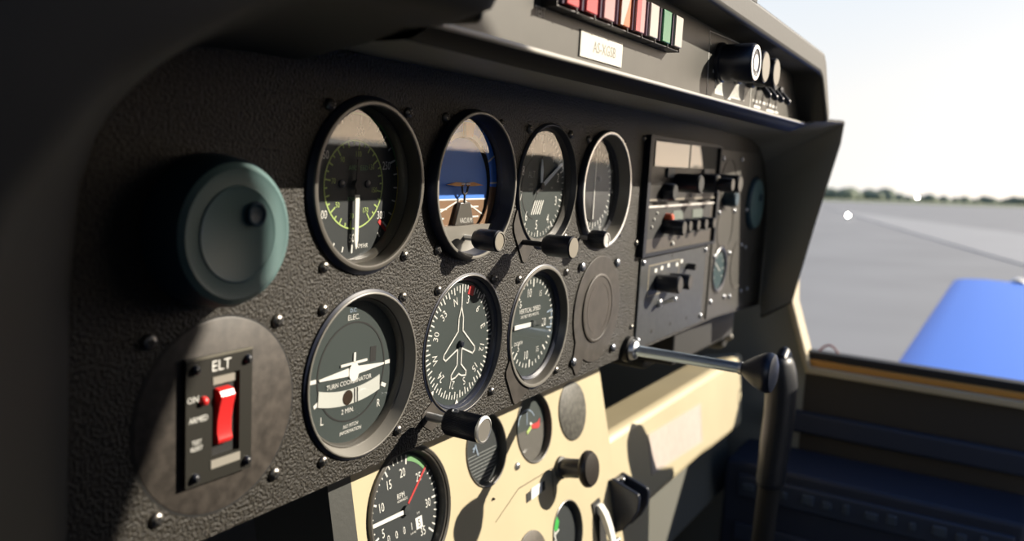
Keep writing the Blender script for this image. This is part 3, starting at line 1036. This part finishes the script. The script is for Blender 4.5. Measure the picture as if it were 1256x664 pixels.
fp = thing('end_cover_plate', 'grey-brown plate with round cut-outs and buttons at the far end of the panel', 'cover plate', frame(620, -40, 0))
s = S()
s.plate([(-92, 74), (60, 74), (92, 40), (96, -98), (-92, -95)], [circle(48, 19, 31.5, 40), circle(-62, -47, 24, 40)], 0.1, 1.4)
s.build('plate', mat('grey_brown_plate', (0.055, 0.051, 0.043), 0.5, bump=(300, 0.3)), fp)
for a, b, r in ((-54, 40, 26), (-54, -2, 27), (-62, -47, 25.5), (5, -47, 27), (82, -55, 20)):
    s = S()
    s.lathe([(r, 1.4), (r + 0.3, 2.0), (r - 1.0, 2.0), (r - 1.4, 1.4)], a, b, n=40)
    s.build('cover_ring', SMOOTH, fp)
for a, b in ((-81, 66), (-15, 66), (-80, 12), (-84, -32), (-33, -32), (-84, -78), (-38, -78), (-18, -80), (27, -79), (53, -79), (-26, 12), (20, 12), (12, -26), (30, -30)):
    screw(fp, a, b, 1.4, r=2.6, slot=False, name='button', m=RIVET)
s = S(); s.lathe([(8, 1.4), (8, 12), (6.5, 14), (0, 14)], -62, 26, n=28); s.build('blue_knob', TEALDK, fp)
sg = thing('suction_gauge', 'small round gauge with teal face low at the far end of the panel', 'gauge', frame(558, -87, 0))
s = S(); s.lathe([(23.5, 0.1), (23.5, 2.4), (22.6, 3.0), (20.5, 2.4), (20, 0.6)]); s.build('bezel', WALL, sg)
S().disc(20.2, 0.7, th=0.5).build('dial', mat('deep_teal_dial', (0.03, 0.075, 0.085), 0.5), sg)
s = S()
for k in range(9):
    s.tick(k * 30 - 120, 14, 18, 1.0, 0.9)
s.build('dial_markings', WHITE, sg)
S().tick(300, -4, 15, 1.2, 1.5).build('needle', WHITE, sg)
S().disc(20.3, 2.4, th=0.4).build('glass', GLASS, sg)

# ---- throttle
th = thing('throttle', 'long polished push rod with black bell knob sticking out of the panel', 'throttle', frame(327.1, -131.5, 0))
s = S()
s.lathe([(10.5, 0.1), (10.5, 4.0), (9.4, 5.2)], n=40)
s.build('rubber_ring', BLACKM, th)
s = S()
s.lathe([(8.6, 0.2), (8.6, 5.0), (7.2, 8.5), (4.2, 10.0), (3.9, 11.5), (0, 11.5)], n=40)
s.build('collar', STEEL, th)
S().tube((0, 0, 8), (0, 0, 96), 4.2, n=32).build('rod', mat('sky_tinted_steel', (0.50, 0.62, 0.80), 0.34, metal=0.9), th)  # rod's steel tinted blue in place of a sky reflection
s = S()
s.lathe([(0, 92), (4.6, 92), (4.8, 94.5), (6.2, 96), (11.0, 103), (14.6, 110), (15.2, 114), (14.0, 117), (9.5, 118.8), (0, 119.2)], n=48)
kn = s.build('knob', BLACK, th)
S().lathe([(4.9, 91.5), (4.9, 93.8), (4.0, 94.2)], n=32).build('ferrule', STEEL, kn)


# ================================================================== THE GLARE HOOD
hood = thing('glare_hood', 'dark hood overhanging the whole panel, with lamps and knobs on its grey front plate', 'glare hood', frame(0, 60, 0))
HO = (0, 60, 0)


def resample(pts, n):
    L = [0.0]
    for p, q in zip(pts, pts[1:]):
        L.append(L[-1] + (Vector(q) - Vector(p)).length)
    out = []
    for i in range(n):
        d = L[-1] * i / (n - 1)
        k = max(0, min(len(pts) - 2, next((j for j in range(len(L) - 1) if L[j + 1] >= d - 1e-9), len(pts) - 2)))
        t = (d - L[k]) / max(1e-9, L[k + 1] - L[k])
        out.append(Vector(pts[k]).lerp(Vector(pts[k + 1]), t))
    return out


# shroud: underside from the panel to the lip, then over the lip and back along the outside
back = [(-38, 59.0), (0, 58.6), (280, 57.2), (470, 54.6), (570, 51.6), (640, 49), (676, 42), (706, 24), (728, -6), (742, -50), (744, -100), (745, -147)]
front = [(-76, 54.0, 76), (0, 53.4, 76), (209, 52.8, 76), (480, 51.0, 76), (506, 63, 95), (600, 67, 90), (680, 71, 85), (694, 71, 84.3), (695, 50, 82.3), (695, -36, 64.8), (695, -131, 47), (700, -152, 15)]
outer = [(-76, 58.6, 86), (0, 58.6, 86), (209, 58.6, 86), (480, 58.4, 86), (506, 66, 95), (600, 70, 90), (682, 74, 85), (698, 74, 84.3), (700, 50, 82.3), (700, -36, 64.8), (700, -132, 47), (705, -155, 15)]
rb, rf, ro = [], [], []
for i in range(len(back) - 1):
    k = 6
    for j in range(k):
        t = j / k
        rb.append(Vector((*back[i], 0.2)).lerp(Vector((*back[i + 1], 0.2)), t))
        rf.append(Vector(front[i]).lerp(Vector(front[i + 1]), t))
        ro.append(Vector(outer[i]).lerp(Vector(outer[i + 1]), t))
rb.append(Vector((*back[-1], 0.2))); rf.append(Vector(front[-1])); ro.append(Vector(outer[-1]))
s = S()
rows = []
for b, f, q in zip(rb, rf, ro):
    mid = (f + q) / 2
    nose = mid + Vector((0, -0.5, 0.8)) * 1.2
    fi, qi = f.lerp(b, 0.05), q + Vector((0, 0, -3))
    e1 = f.lerp(nose, 0.5) + Vector((0, -0.4, 0.2)); e2 = q.lerp(nose, 0.5) + Vector((0, -0.1, 0.3))
    rows.append([b, fi, f, e1, nose, e2, q, qi, Vector((q.x + (50 if q.x > 690 else 0), q.y, 0.2))])
s.grid([[q for q in r[:3]] for r in rows], m=0)
s.grid([[q for q in r[2:]] for r in rows], m=1)
s.build('shroud', [mat('bounce_lit_underside', (0.30, 0.295, 0.26), 0.42, spec=0.5), mat('shaded_shroud_edge', (0.008, 0.008, 0.0075), 0.6, spec=0.2)], hood, org=HO, smooth=60)  # bounce light and lip shade painted in as pale underside, black edge

# front plate of the hood
s = S()
s.prism([(-90, 57.6), (503, 57.6), (492, 75), (476, 118), (-90, 118)], 77, 80.5)
fpnl = s.build('front_plate', HOODPLATE, hood, org=HO)
s = S()
s.lathe([(1.15, -76), (1.15, 490)], n=14, axis=(1, 0, 0), base=(0, 59.4, 86.6))
s.build('lip_trim', LIP, hood, org=HO)
# outer body with the raised rim round the plate
s = S()
inner = [(-71, 58), (-69, 100), (-61, 110), (155, 105.5), (446, 98.8), (456, 92), (461, 58)]
s.prism([(-71, 58), (-69, 100), (-61, 110), (155, 105.5), (448, 99), (458, 96), (466, 90), (497, 61), (505, 64), (503, 72), (469, 111), (458, 117), (243, 121), (-70, 128), (-130, 130), (-130, 118), (-82, 114), (-78, 64)], 1, 105)
s.build('rim', HOODGREY, hood, org=HO, bevel=3.0)
s = S()
s.box(-75, 480, 112, 118, -60, 84)
s.build('roof', HOODBLACK, hood, org=HO)
# deck between the hood and the windscreen
s = S()
s.box(-985, 958, 56, 74, -414, -45)
s.build('deck', HOODBLACK, hood, org=HO)
# near cowl: underside lofted from the panel out to a deeper, wider front edge
Bk = resample([(-35, 60, 0.2), (-38, 54.5, 0.2), (-46, 51.2, 0.2), (-75, 51.5, 0.2), (-98, 49.8, 0.2), (-111, 44, 0.2), (-127, 32, 0.2), (-136, 20, 0.2), (-143, 0, 0.2), (-147, -35, 0.2), (-150, -160, 0.2)], 60)
Ft = resample([(-72, 66, 106), (-73.5, 62, 106), (-80, 59.6, 106), (-127, 57.5, 106), (-150, 55, 106), (-166, 50, 106), (-185, 40, 106), (-206, 26, 104), (-222, 4, 100), (-231, -30, 92), (-236, -160, 70)], 60)
Ot = resample([(-71, 96, 106), (-76, 112, 106), (-100, 124, 106), (-130, 128, 106), (-160, 120, 106), (-190, 106, 106), (-225, 84, 106), (-262, 52, 104), (-290, 10, 100), (-300, -40, 92), (-305, -160, 70)], 60)
s = S()
rows = []
for b, f, q in zip(Bk, Ft, Ot):
    d = (q - f).normalized()
    c1 = f.lerp(b, 0.07)
    rows.append([b, b.lerp(f, 0.5) + Vector((0, 0, 0)), c1, f + d * 1.5 + Vector((0, 0, 3)), f + d * 7 + Vector((0, 0, 6)), f.lerp(q, 0.5) + Vector((0, 0, 8)), q - d * 6 + Vector((0, 0, 5)), q + Vector((0, 0, 0)), Vector((q.x, q.y, 0.2))])
s.grid(rows)
s.build('cowl', mat('soft_grey_black_cowl', (0.045, 0.045, 0.043), 0.65, spec=0.3), hood, org=HO, smooth=80)
cb = thing('compass_mount', 'small black mount standing on top of the grey hood, cut by the frame', 'mount', frame(232, 119.5, 100))
s = S(); s.box(-10, 9, -1, 9, -5, 5); s.build('base', BLACKM, cb, bevel=1)
s = S(); s.box(-6, 5, 8.5, 40, -4, 4); s.build('stem', BLACKM, cb, bevel=2)
# printing on the plate
s = S()
s.text('TEST', 4.2, 8.0, 76.8, 80.7, xs=0.7)
s.build('lettering', WHITE, fpnl, org=(0, 60, 0))
s = S()
o2 = S(); o2.plate([(227, 101.5), (330, 103.5), (333, 59.8), (231, 58.9)], [[(227.7, 100.9), (329.2, 102.8), (332.2, 60.6), (231.8, 59.7)]], 80.55, 80.7)
o2.build('outline', WHITE, fpnl, org=(0, 60, 0))
o2 = S(); o2.plate([(246, 75.5), (315, 76.5), (316, 65), (247, 64.4)], [[(246.7, 77), (314.4, 77), (315.3, 65.7), (247.7, 65.1)]], 80.55, 80.7)
o2.build('outline', WHITE, fpnl, org=(0, 60, 0))
for a, b, L in ((247, 78, 16), (285, 79, 16), (313, 78.5, 10), (275, 64.2, 16), (345, 67.5, 14), (366, 67.8, 18), (386, 67.8, 14), (404, 67.5, 14), (352, 63.6, 18), (392, 63.4, 24), (412, 63.6, 10)):
    s.box(a - L / 2, a + L / 2, b - 1.0, b + 1.0, 80.55, 80.7)
s.build('caption_marks', WHITE, fpnl, org=(0, 60, 0))

rp = thing('registration_placard', 'white name placard lettered AS-XGSB below the coloured warning lamps', 'placard', frame(69.5, 69.6, 80.6))
s = S(); s.box(-23.6, 23.6, -5.9, 5.9, 0, 0.6); s.build('plate', mat('white_placard', (0.62, 0.60, 0.54), 0.5), rp)
s = S(); s.text('AS-XGSB', 5.0, 2.6, 0, 0.7, xs=0.92); s.build('lettering', mat('faded_grey_lettering', (0.26, 0.25, 0.21), 0.6), rp)

an = thing('warning_lamp_row', 'black strip of eight coloured warning lamps on the hood plate', 'warning lamps', frame(82, 88, 80.6))
s = S()
s.box(-74, 74, -8.6, 9.6, 0, 1.2)
s.box(-74, 74, -9.0, -8.2, 0, 7)
for k in range(9):
    a = -73.3 + k * 18.3
    s.box(a - 0.5, a + 0.5, -9.2, -6.8, 0, 7.4)
s.build('frame', mat('black_lamp_frame', (0.008, 0.006, 0.007), 0.4), an, bevel=0.2)
LM = [LAMPRED, LAMPRED, LAMPPINK, LAMPORANGE, LAMPPINK, LAMPWHITE, LAMPGREEN, LAMPWHITE]
LN = ['red lamp', 'red lamp', 'pink and white lamp', 'orange and white lamp', 'pink-red lamp', 'white lamp', 'green lamp', 'white lamp']
for k in range(8):
    a = -64.2 + k * 18.3
    s = S()
    s.box(a - 4.4, a + 7.0, -7.4, 9.0, 1.2, 9.4)
    body = s.build('lamp', [LM[k]], an, bevel=0.5)
    body['label'] = LN[k]
    if k == 3:
        s = S(); s.prism([(a - 4.2, 8.8), (a + 6.6, 8.8), (a - 1.5, -7.2), (a - 4.2, -7.2)], 9.4, 9.55); s.build('white_half', LAMPWHITE, body)
    if k == 4:
        s = S(); s.box(a - 4.2, a + 1.2, -7.2, 8.8, 9.4, 9.55); s.build('red_half', LAMPRED, body)
    s = S(); s.box(a - 6.6, a - 4.5, -7.4, 9.0, 1.2, 8.4); s.build('side_wall', PURPLE, body)


def hood_knob(u, v, r, L, label, capm, ring=False):
    t = thing('dimmer_knob', label, 'knob', frame(u, v, 80.6), 'black knobs on the hood plate')
    s = S()
    s.lathe([(0, 0.05), (r * 1.05, 0.05), (r * 1.05, 2.5), (r * 0.95, 3.2), (r, L - 1.2), (r * 0.93, L), (0, L)], n=80, ripple=(40, 0.25, r * 0.99))
    s.build('body', BLACK, t)
    s = S()
    s.lathe([(r * 0.9, L - 0.2), (r * 0.9, L + 0.5), (r * 0.72, L + 0.6), (r * 0.70, L + 0.2)] if ring else [(r * 0.88, L - 0.2), (r * 0.86, L + 0.5), (0, L + 0.5)], n=48)
    c = s.build('cap', capm, t)
    if ring:
        s = S(); s.lathe([(r * 0.42, L - 0.2), (r * 0.42, L + 0.4), (0, L + 0.5)], n=32)
        s.build('centre_dot', STEEL, t)
    return t


hood_knob(252, 84.6, 12.2, 23.5, 'largest black dimmer knob, nearest the placard, with a silver ring on its end', SILVER, True)
hood_knob(291.8, 86.2, 11.0, 19.5, 'middle black knob of three on the hood, with plain grey end', CAPGREY)
hood_knob(328, 86.4, 10.4, 18.0, 'farthest black knob of three on the hood, with plain grey end', CAPGREY)
tl = []
for k, (u, lb) in enumerate(((352, 'toggle switch next to the farthest hood knob'), (372, 'second toggle switch past the hood knobs'), (392, 'third toggle switch past the hood knobs'), (414, 'toggle switch closest to the end of the hood plate'))):
    t = thing('toggle_switch', 'small dark ' + lb, 'switch', frame(u, 80, 80.6), 'toggle switches on the hood plate')
    s = S(); s.lathe([(4.2, 0.05), (4.2, 2.4), (3.2, 3.2), (0, 3.2)], n=24); s.build('collar', BLACK, t)
    s = S(); s.tube((0, 0, 2.0), (0, -7.5, 7.5), 1.5, 2.6, n=16); s.ball((0, -7.5, 7.5), 2.6); s.build('lever', BLACK, t)


# ================================================================== CREAM LOWER PANEL
TP = 11.0
PED0 = (0, -136, -60)


def ped(u, t, h=0.0):
    c, q = math.cos(math.radians(TP)), math.sin(math.radians(TP))
    return frame(u, -136 + t * c + h * q, -60 - t * q + h * c, TP)


pd = thing('lower_panel', 'sloping cream-painted panel below the black one, carrying engine gauges', 'instrument panel', ped(0, 0))
s = S()
s.plate([(55, -20), (396, -20), (414, -260), (55, -260)], [circle(107, -71, 37.6), circle(199.5, -57, 25.6), circle(270, -58, 26.8), circle(305, -154.5, 25.6)], -3, 0)
s.build('panel_board', CREAM, pd)
s = S(); s.plate([(36, -10), (55, -10), (55, -260), (36, -260)], [], -60, 1.5); s.build('dark_side', DKGREY, pd)
s = S()
s.line((200, -110), (236, -96.5), 0.5, 0.25); s.box(235.6, 290, -96.9, -96.2, 0, 0.25); s.line((290, -96.5), (288, -119), 0.7, 0.25)
s.build('seam_line', mat('brown_seam', (0.12, 0.09, 0.05), 0.6), pd)
screw(pd, 237.4, -79.8, 0, r=3.0, turn=45, m=STEEL)
screw(pd, 200, -93, 0, r=1.0, slot=False, m=BLACKM)


def ped_gauge(name, label, u, t, r, dialm):
    g = thing(name, label, 'gauge', ped(u, t), 'engine gauges in the cream panel')
    s = S()
    s.lathe([(r + 0.4, -8), (r + 0.4, 0.12), (r + 1.5, 0.12), (r + 1.4, 0.6), (r + 0.8, 0.9), (r + 0.2, 0.5), (r - 0.6, -4.6), (r - 0.6, -6.5)])
    s.build('bezel', BEZEL, g)
    S().disc(r - 0.4, -4.6, th=1.2).build('dial', dialm, g)
    return g


g = ped_gauge('tachometer', 'round engine speed gauge lettered RPM with white needle and red line', 107, -71, 36.8, DIALDK)
s = S(); s.lathe([(38.4, 0.1), (41.4, 0.1), (41.2, 1.6), (40.2, 2.2), (38.6, 1.4)]); s.build('outer_ring', BEZEL, g)
D = -4.45
s = S()
for k in range(0, 36):
    ang = 230 + (k - 2) * 7.9
    big = k % 5 == 0
    s.tick(ang, 28.4 if big else 30.6, 34.2, 1.2 if big else 0.8, D)
for i, t in enumerate(('5', '10', '15', '20', '25', '30', '35')):
    ang = math.radians((254, 292, 328, 4, 46, 96, 140)[i])
    s.text(t, 5.6, 23.8 * math.sin(ang), 23.8 * math.cos(ang), D, xs=0.72)
s.text('RPM', 3.4, -2.4, 10.4, D, xs=0.85)
s.text('HUNDREDS', 1.5, -1.5, 7.2, D, xs=0.9)
s.text('HOURS', 1.2, 5.5, -16.2, D)
s.text('1/10', 1.6, 12.5, -5.6, D, xs=0.8)
s.build('dial_markings', WHITE, g)
s = S()
s.box(9.0, 15.8, -15.6, -8.2, D - 0.05, D + 0.05)
hm = s.build('hour_window', WHITE, g)
s = S(); s.text('5', 4.8, 12.4, -11.9, D + 0.15, xs=0.8); s.build('hour_digit', BLACKM, g)
s = S()
for x, t in ((-18.5, '0'), (-10.8, '0'), (-3.0, '0'), (4.6, '1')):
    s.text(t, 4.8, x, -11.6, D, xs=0.72)
s.build('hour_digits', WHITE, g)
S().arc(30.4, 34.2, 14, 49, D + 0.05).build('green_arc', GREENP, g)
s = S(); s.tick(51, 5, 33.5, 1.5, D + 0.1); s.build('red_line', RED, g)
s = S()
s.tick(272, 4, 34, 2.6, -2.6, w1=2.2, th=0.5)
s.lathe([(3.2, -4.5), (3.2, -2.2), (0, -2.0)], n=24, m=1)
s.build('needle', [WHITE, DIALDK], g)
S().disc(36.4, -1.2, th=0.4).build('glass', GLASS, g)

g = ped_gauge('oil_gauge', 'round dark gauge with horizontal grey lines, next to the rev counter', 199.5, -57, 25.2, DIALDK)
s = S()
for k in range(9):
    y = -2 - k * 2.5
    x = math.sqrt(max(1, 22 ** 2 - y * y)) * 0.86
    s.line((-x, y), (x, y), 0.35, -4.4)
s.build('dial_lines', GREY, g)
s = S(); s.line((-11, 3), (-7, 4.5), 0.8, -4.2); s.line((-7, 4.5), (-11, 1), 0.8, -4.2); s.line((-8, 5), (-6, -2.5), 0.9, -3.8); s.build('needle', MATS['pale_blue_hand'], g)
S().disc(24.8, -1.2, th=0.4).build('glass', GLASS, g)

g = ped_gauge('temperature_gauge', 'round gauge with red and yellow-green arc across its middle', 270, -58, 26.4, mat('brown_grey_dial', (0.10, 0.095, 0.082), 0.6))
s = S(); s.prism([q for q in circle(0, 0, 25.6, 40, -92, 92)], -4.55, -4.3); s.build('upper_field', DIAL, g)
s = S(); s.arc(17.2, 19.4, 196, 226, -4.1, 14, 16, m=0); s.build('white_arc', WHITE, g)
s = S(); s.prism([(-6, -2.2), (2, 1.2), (2, -1.6), (-5, -4.6)], -4.3, -4.0); s.build('lime_band', LIME, g)
s = S(); s.prism([(2.4, 1.4), (12, 1.2), (17, 3.6), (15, -3.2), (11, -3.6), (2.4, -1.8)], -4.3, -4.0); s.build('red_band', RED, g)
s = S(); s.arc(14, 14.8, -70, 60, -4.0, -4, 0); s.line((-4, 3), (-2, 13), 0.8, -4.0); s.build('scale', MATS['pale_blue_hand'], g)
S().disc(26.0, -1.2, th=0.4).build('glass', GLASS, g)

bl = thing('blank_cover', 'round worn grey blanking disc, topmost in the cream panel near its edge', 'cover plate', ped(336, -60))
s = S(); s.lathe([(24.8, 0.1), (24.8, 0.8), (24.0, 1.2), (0, 1.2)]); s.build('disc', mat('worn_grey_disc', (0.075, 0.072, 0.06), 0.55, mottle=(260, 0.5)), bl)
bl = thing('blank_cover', 'round dark brown blanking disc low in the cream panel, cut by the frame', 'cover plate', ped(243, -156))
s = S(); s.lathe([(24, 0.1), (24, 0.8), (23.2, 1.2), (0, 1.2)]); s.build('disc', mat('brown_blank_disc', (0.085, 0.072, 0.056), 0.55, mottle=(110, 0.4)), bl)

g = ped_gauge('fuel_gauge', 'round black gauge with green patch and small white cross pointer', 305, -154.5, 25.0, DIALDK)
s = S(); s.prism([(-17, 13), (-9, 17), (-5, 11), (-9, 5), (-16, 6)], -4.5, -4.2); s.build('green_patch', mat('bright_green_print', (0.05, 0.48, 0.08), 0.5), g)
s = S(); s.line((-16, 10), (-14.4, -2), 1.5, -3.9); s.line((-21, 1.8), (-8, 4.6), 1.5, -3.9); s.line((-20, -3), (-16, -2), 1.2, -3.9); s.build('pointer', WHITE, g)
S().disc(24.6, -1.2, th=0.4).build('glass', GLASS, g)

tg = thing('dymo_tag', 'small black and white label tag stuck on the cream panel', 'label', ped(261, -106))
s = S(); s.prism([(-16, -4.5), (14, -3.2), (15, 3.6), (-15, 2.2)], 0.05, 0.5); s.build('strip', BLACKM, tg)
s = S(); s.prism([(-9, -4.2), (8, -3.4), (10, 4.4), (-7, 4.0)], 0.5, 0.65); s.build('white_field', WHITE, tg)

mk = thing('mixture_knob', 'black mushroom push knob on the cream panel', 'knob', ped(304, -100))
s = S(); s.lathe([(9.4, 0.1), (9.2, 2.2), (7.6, 3.2), (7.2, 3.4)], n=36); s.build('base_ring', mat('grey_rubber', (0.10, 0.10, 0.09), 0.6), mk)
s = S(); s.lathe([(6.6, 1), (7.4, 3.5), (8.2, 6), (7.8, 9), (7.8, 24), (0, 24)], n=36); s.build('stem', BLACK, mk)
s = S(); s.lathe([(7.4, 22.4), (13.6, 23.0), (14.8, 24.6), (14.6, 27.2), (12.8, 29.4), (7, 30.3), (0, 30.5)], n=48); s.build('head', mat('brown_black_knob', (0.035, 0.030, 0.026), 0.33), mk)

sw = thing('guarded_switch', 'black rocker recess with a curved white guard and steel clip', 'switch', ped(362, -166))
s = S(); s.plate([(-10, 20), (5, 21), (12, -30), (-2, -32)], [], 0.05, 1.4); s.build('recess_plate', BLACKM, sw)
pts = [(0.6, 17), (4.5, 16), (8.5, 9), (11.0, 0), (12.5, -9), (13, -17), (11, -17), (8.5, -8), (6.4, 0), (4.0, 7), (0.6, 11)]
s = S(); s.side(pts, -3.5, 4.5); s.build('guard', WHITE, sw)
s = S(); s.tube((-8, -20, 9), (9, -17, 13), 1.4, n=12); s.tube((5, -19, 2), (5, -17, 13), 1.4, n=12); s.ball((9, -17, 13), 2); s.build('clip', STEEL, sw)

hk = thing('lever_bracket', 'black open wedge-shaped bracket at the edge of the cream panel', 'bracket', ped(402, -150))
pl1 = [(0.1, 13), (3, 14.5), (27, 1), (27.5, -4), (25, -14), (18, -24), (8, -33), (0.1, -36)]
s = S(); s.side(pl1, -10, -5.5); s.build('cheek_plate', BLACK, hk, bevel=0.8)
s = S(); s.side([(c, b - 1) for c, b in pl1], 12, 16.5); s.build('cheek_plate', BLACK, hk, bevel=0.8)
s = S(); s.box(-6, 12.4, -35, 12.2, 0.1, 6); s.build('web', BLACK, hk, bevel=0.8)
s = S(); s.ball((3, 10.5, 8), 2.0); s.build('pin', STEEL, hk)

# the second cream panel, set a little further back
q2 = thing('console_box', 'cream box beyond the gauges with a pale pink placard on its front', 'console', ped(640, -150, -16))
cc, qq = math.cos(math.radians(TP)), math.sin(math.radians(TP))
s = S()
s.prism([(-245, 42), (-190, 44), (268, 44), (225, -52), (90, -50), (60, -48), (-118, -50), (-150, -140), (-245, -140)], -60, 0)
s.build('box', CREAM, q2, bevel=9)
s = S(); s.box(-110, 290, -150, -48, -75, -45); s.build('skirt', mat('grey_olive_skirt', (0.12, 0.12, 0.10), 0.6), q2)
s = S(); s.prism([(-111, 20.5), (62.5, 16), (54, -30.5), (-112, -23)], 0.05, 0.7)
pc = s.build('placard', PINK, q2)
s = S()
s.plate([(-111, 20.5), (62.5, 16), (54, -30.5), (-112, -23)], [[(-107, 17.6), (58.5, 13.3), (50.6, -27.4), (-108, -20.4)]], 0.7, 0.9)
s.build('placard_edge', mat('white_placard_edge', (0.50, 0.44, 0.36), 0.6), pc)

bx = thing('shade_box', 'black box added behind the panel to shade the cream console', 'shade box', frame(560, -160, -80))  # box added to throw more shade below the panel
s = S(); s.box(-60, 150, -22, 20, -120, 60); s.build('case', BLACKM, bx, bevel=3)
s = S(); s.box(-60, 20, -30, -21, -40, 30); s.build('lower_step', DKGREY, bx, bevel=2)
hk2 = thing('heater_knob', 'black knob with a pale tip under the far end of the black panel', 'knob', frame(800, -205, -60))
s = S(); s.lathe([(14, -30), (16, -10), (16, 0), (12, 6), (0, 6)], n=32); s.build('body', BLACKM, hk2)
s = S(); s.ball((2, 2, 8), 6, sq=1.2); s.build('tip', CAPGREY, hk2)
s = S(); s.box(-60, 40, -6, 6, -40, -24); s.build('bracket', BLACKM, hk2)

# ---- control stick
st = thing('control_stick', 'black control stick with moulded pistol grip in front of the far door', 'control stick', frame(618, -400, 60))
def ring(u, v, w, ru, rw, n=24):
    return [Vector((u + ru * math.cos(2 * PI * i / n), v, w + rw * math.sin(2 * PI * i / n))) for i in range(n)]
prof = [(612, -177, 60, 1, 1), (612, -177.5, 60, 10, 8), (613, -180, 60, 16, 11), (615, -185, 60, 20, 13), (617, -196, 61, 23.5, 15), (619, -210, 62, 24, 16), (621, -226, 62, 22.5, 16), (623, -243, 62, 24, 16), (625, -260, 61, 22.5, 16), (627, -277, 60, 24, 16),
        (628, -296, 59, 22.5, 15), (629, -318, 58, 23, 15), (629, -325, 58, 21, 14), (629, -328, 58, 14, 11)]
s = S(); s.grid([ring(*q) for q in prof], closed=True)
gr = s.build('grip', mat('rubber_grip', (0.022, 0.024, 0.028), 0.42, spec=0.5, bump=(400, 0.15)), st, org=(618, -400, 60), smooth=60)
s = S(); s.path([(606, -180, 62), (616, -174, 62), (624, -179, 62)], 6); s.build('thumb_rest', BLACK, gr, org=(618, -400, 60))
s = S(); s.tube((626, -322, 58), (640, -520, 50), 12, 12, n=28); s.tube((640, -520, 50), (645, -750, 40), 12, 12, n=28)
s.build('shaft', BLACKM, st, org=(618, -400, 60), smooth=40)

# ---- side console along the far wall
sc = thing('side_console', 'navy console along the far wall with a row of small pale fittings', 'console', frame(900, -600, 150))
s = S(); s.box(-60, 56, -152, 220, -200, 160); s.build('body', NAVY, sc, bevel=6)
s = S(); s.box(-66, -58, 172, 204, -180, 150); s.box(-66, -58, 205 - 95, 205 - 70, -180, 150); s.build('rail', mat('blue_black_rail', (0.03, 0.042, 0.07), 0.5), sc, bevel=3)
for k in range(12):
    s = S(); s.box(-69, -65, 183, 194 + 3 * (k % 2), -172 + k * 26, -156 + k * 26 - 4 * (k % 3)); s.build('fitting', PALEBLUE, sc, bevel=2)
ar = thing('door_lining', 'navy padded strip along the dark brown lining under the far sill', 'trim strip', frame(952, -340, 150))
s = S(); s.box(-6, 7, -16, 16, -180, 170); s.build('pad', NAVY, ar, bevel=5)

# ---- red cord loop on the sill
cd = S()
cd.path([(966, -236 + 10 * math.sin(PI * i / 12), 36 + 2.2 * i) for i in range(13)], 1.4, n=8)
tag(cd.build('release_cord', mat('dark_red_cord', (0.25, 0.03, 0.02), 0.5), fr=W0), 'thin dark red cord looped on the window sill', 'cord')

# ================================================================== OUTSIDE
wg = thing('aircraft_wing', 'bright blue low wing seen through the far window', 'wing', frame(960, -500, 0))
s = S()
rows = []
for u in (26, 400, 1200, 2400, 3800):
    v0 = -10 - 0 * u
    prof = [(14, 0), (40, 16), (110, 30), (260, 42), (480, 40), (900, 14), (1150, 0), (900, -26), (480, -50), (260, -52), (110, -42), (40, -22)]
    k = 1 - u / 9000
    rows.append([Vector((u, v0 + b * k, c * k)) for c, b in prof])
s.grid(rows, closed=True)
n = len(rows[0])
s.add([tuple(q) for q in rows[-1]], [tuple(range(n))])
s.build('wing_panel', WINGBLUE, wg, smooth=40)
s = S(); s.lathe([(40, 0), (46, 60), (40, 120), (0, 130)], axis=(1, 0, 0), base=(3790, -12, 300), n=24); s.build('tip_fairing', WHITE, wg)

rng = random.Random(5)
s = S()
for k in range(150):
    y = -110e3 + k * 2.0e3 + rng.uniform(-1e3, 1e3)
    x = 300e3 + rng.uniform(0, 40e3)
    r = rng.uniform(2.2e3, 4.2e3) * (1.0 if y > 40e3 else 0.62)
    # (a, b, c) with c = -north
    pr = [(0, 0), (r * 0.9, r * 0.08), (r, r * 0.4), (r * 0.75, r * 0.8), (r * 0.35, r * 1.02), (0, r * 1.08)]
    s.lathe([(q * rng.uniform(0.92, 1.08), h) for q, h in pr], n=12, axis=(0, 1, 0), base=(x, 0, -y))
o = s.build('treeline', LEAVES, fr=Matrix.Identity(4))
tag(o, 'hazy green line of low trees along the far edge of the airfield', 'trees', kind='stuff')
for i, (x, y, z, lb) in enumerate(((60.0, 9.4, 0.25, 'bright white runway light standing on the pale tarmac'), (240.0, 22.0, 1.4, 'bright white lamp far off at the edge of the grass'))):
    L = thing('runway_light', lb, 'light', Matrix.Translation((x, y, 0)), 'airfield lights')
    s = S(); s.tube((0, 0, 0), (0, z * 1000 - 60, 0), 40 if i == 0 else 80, n=12); s.lathe([(0, 0), (110, 0), (110, 30), (0, 30)], axis=(0, 1, 0), base=(0, 0, 0), n=16)
    s.build('post', DKGREY, L)
    s = S(); s.ball((0, z * 1000, 0), 80 if i == 0 else 170); s.build('lamp', LAMP, L)
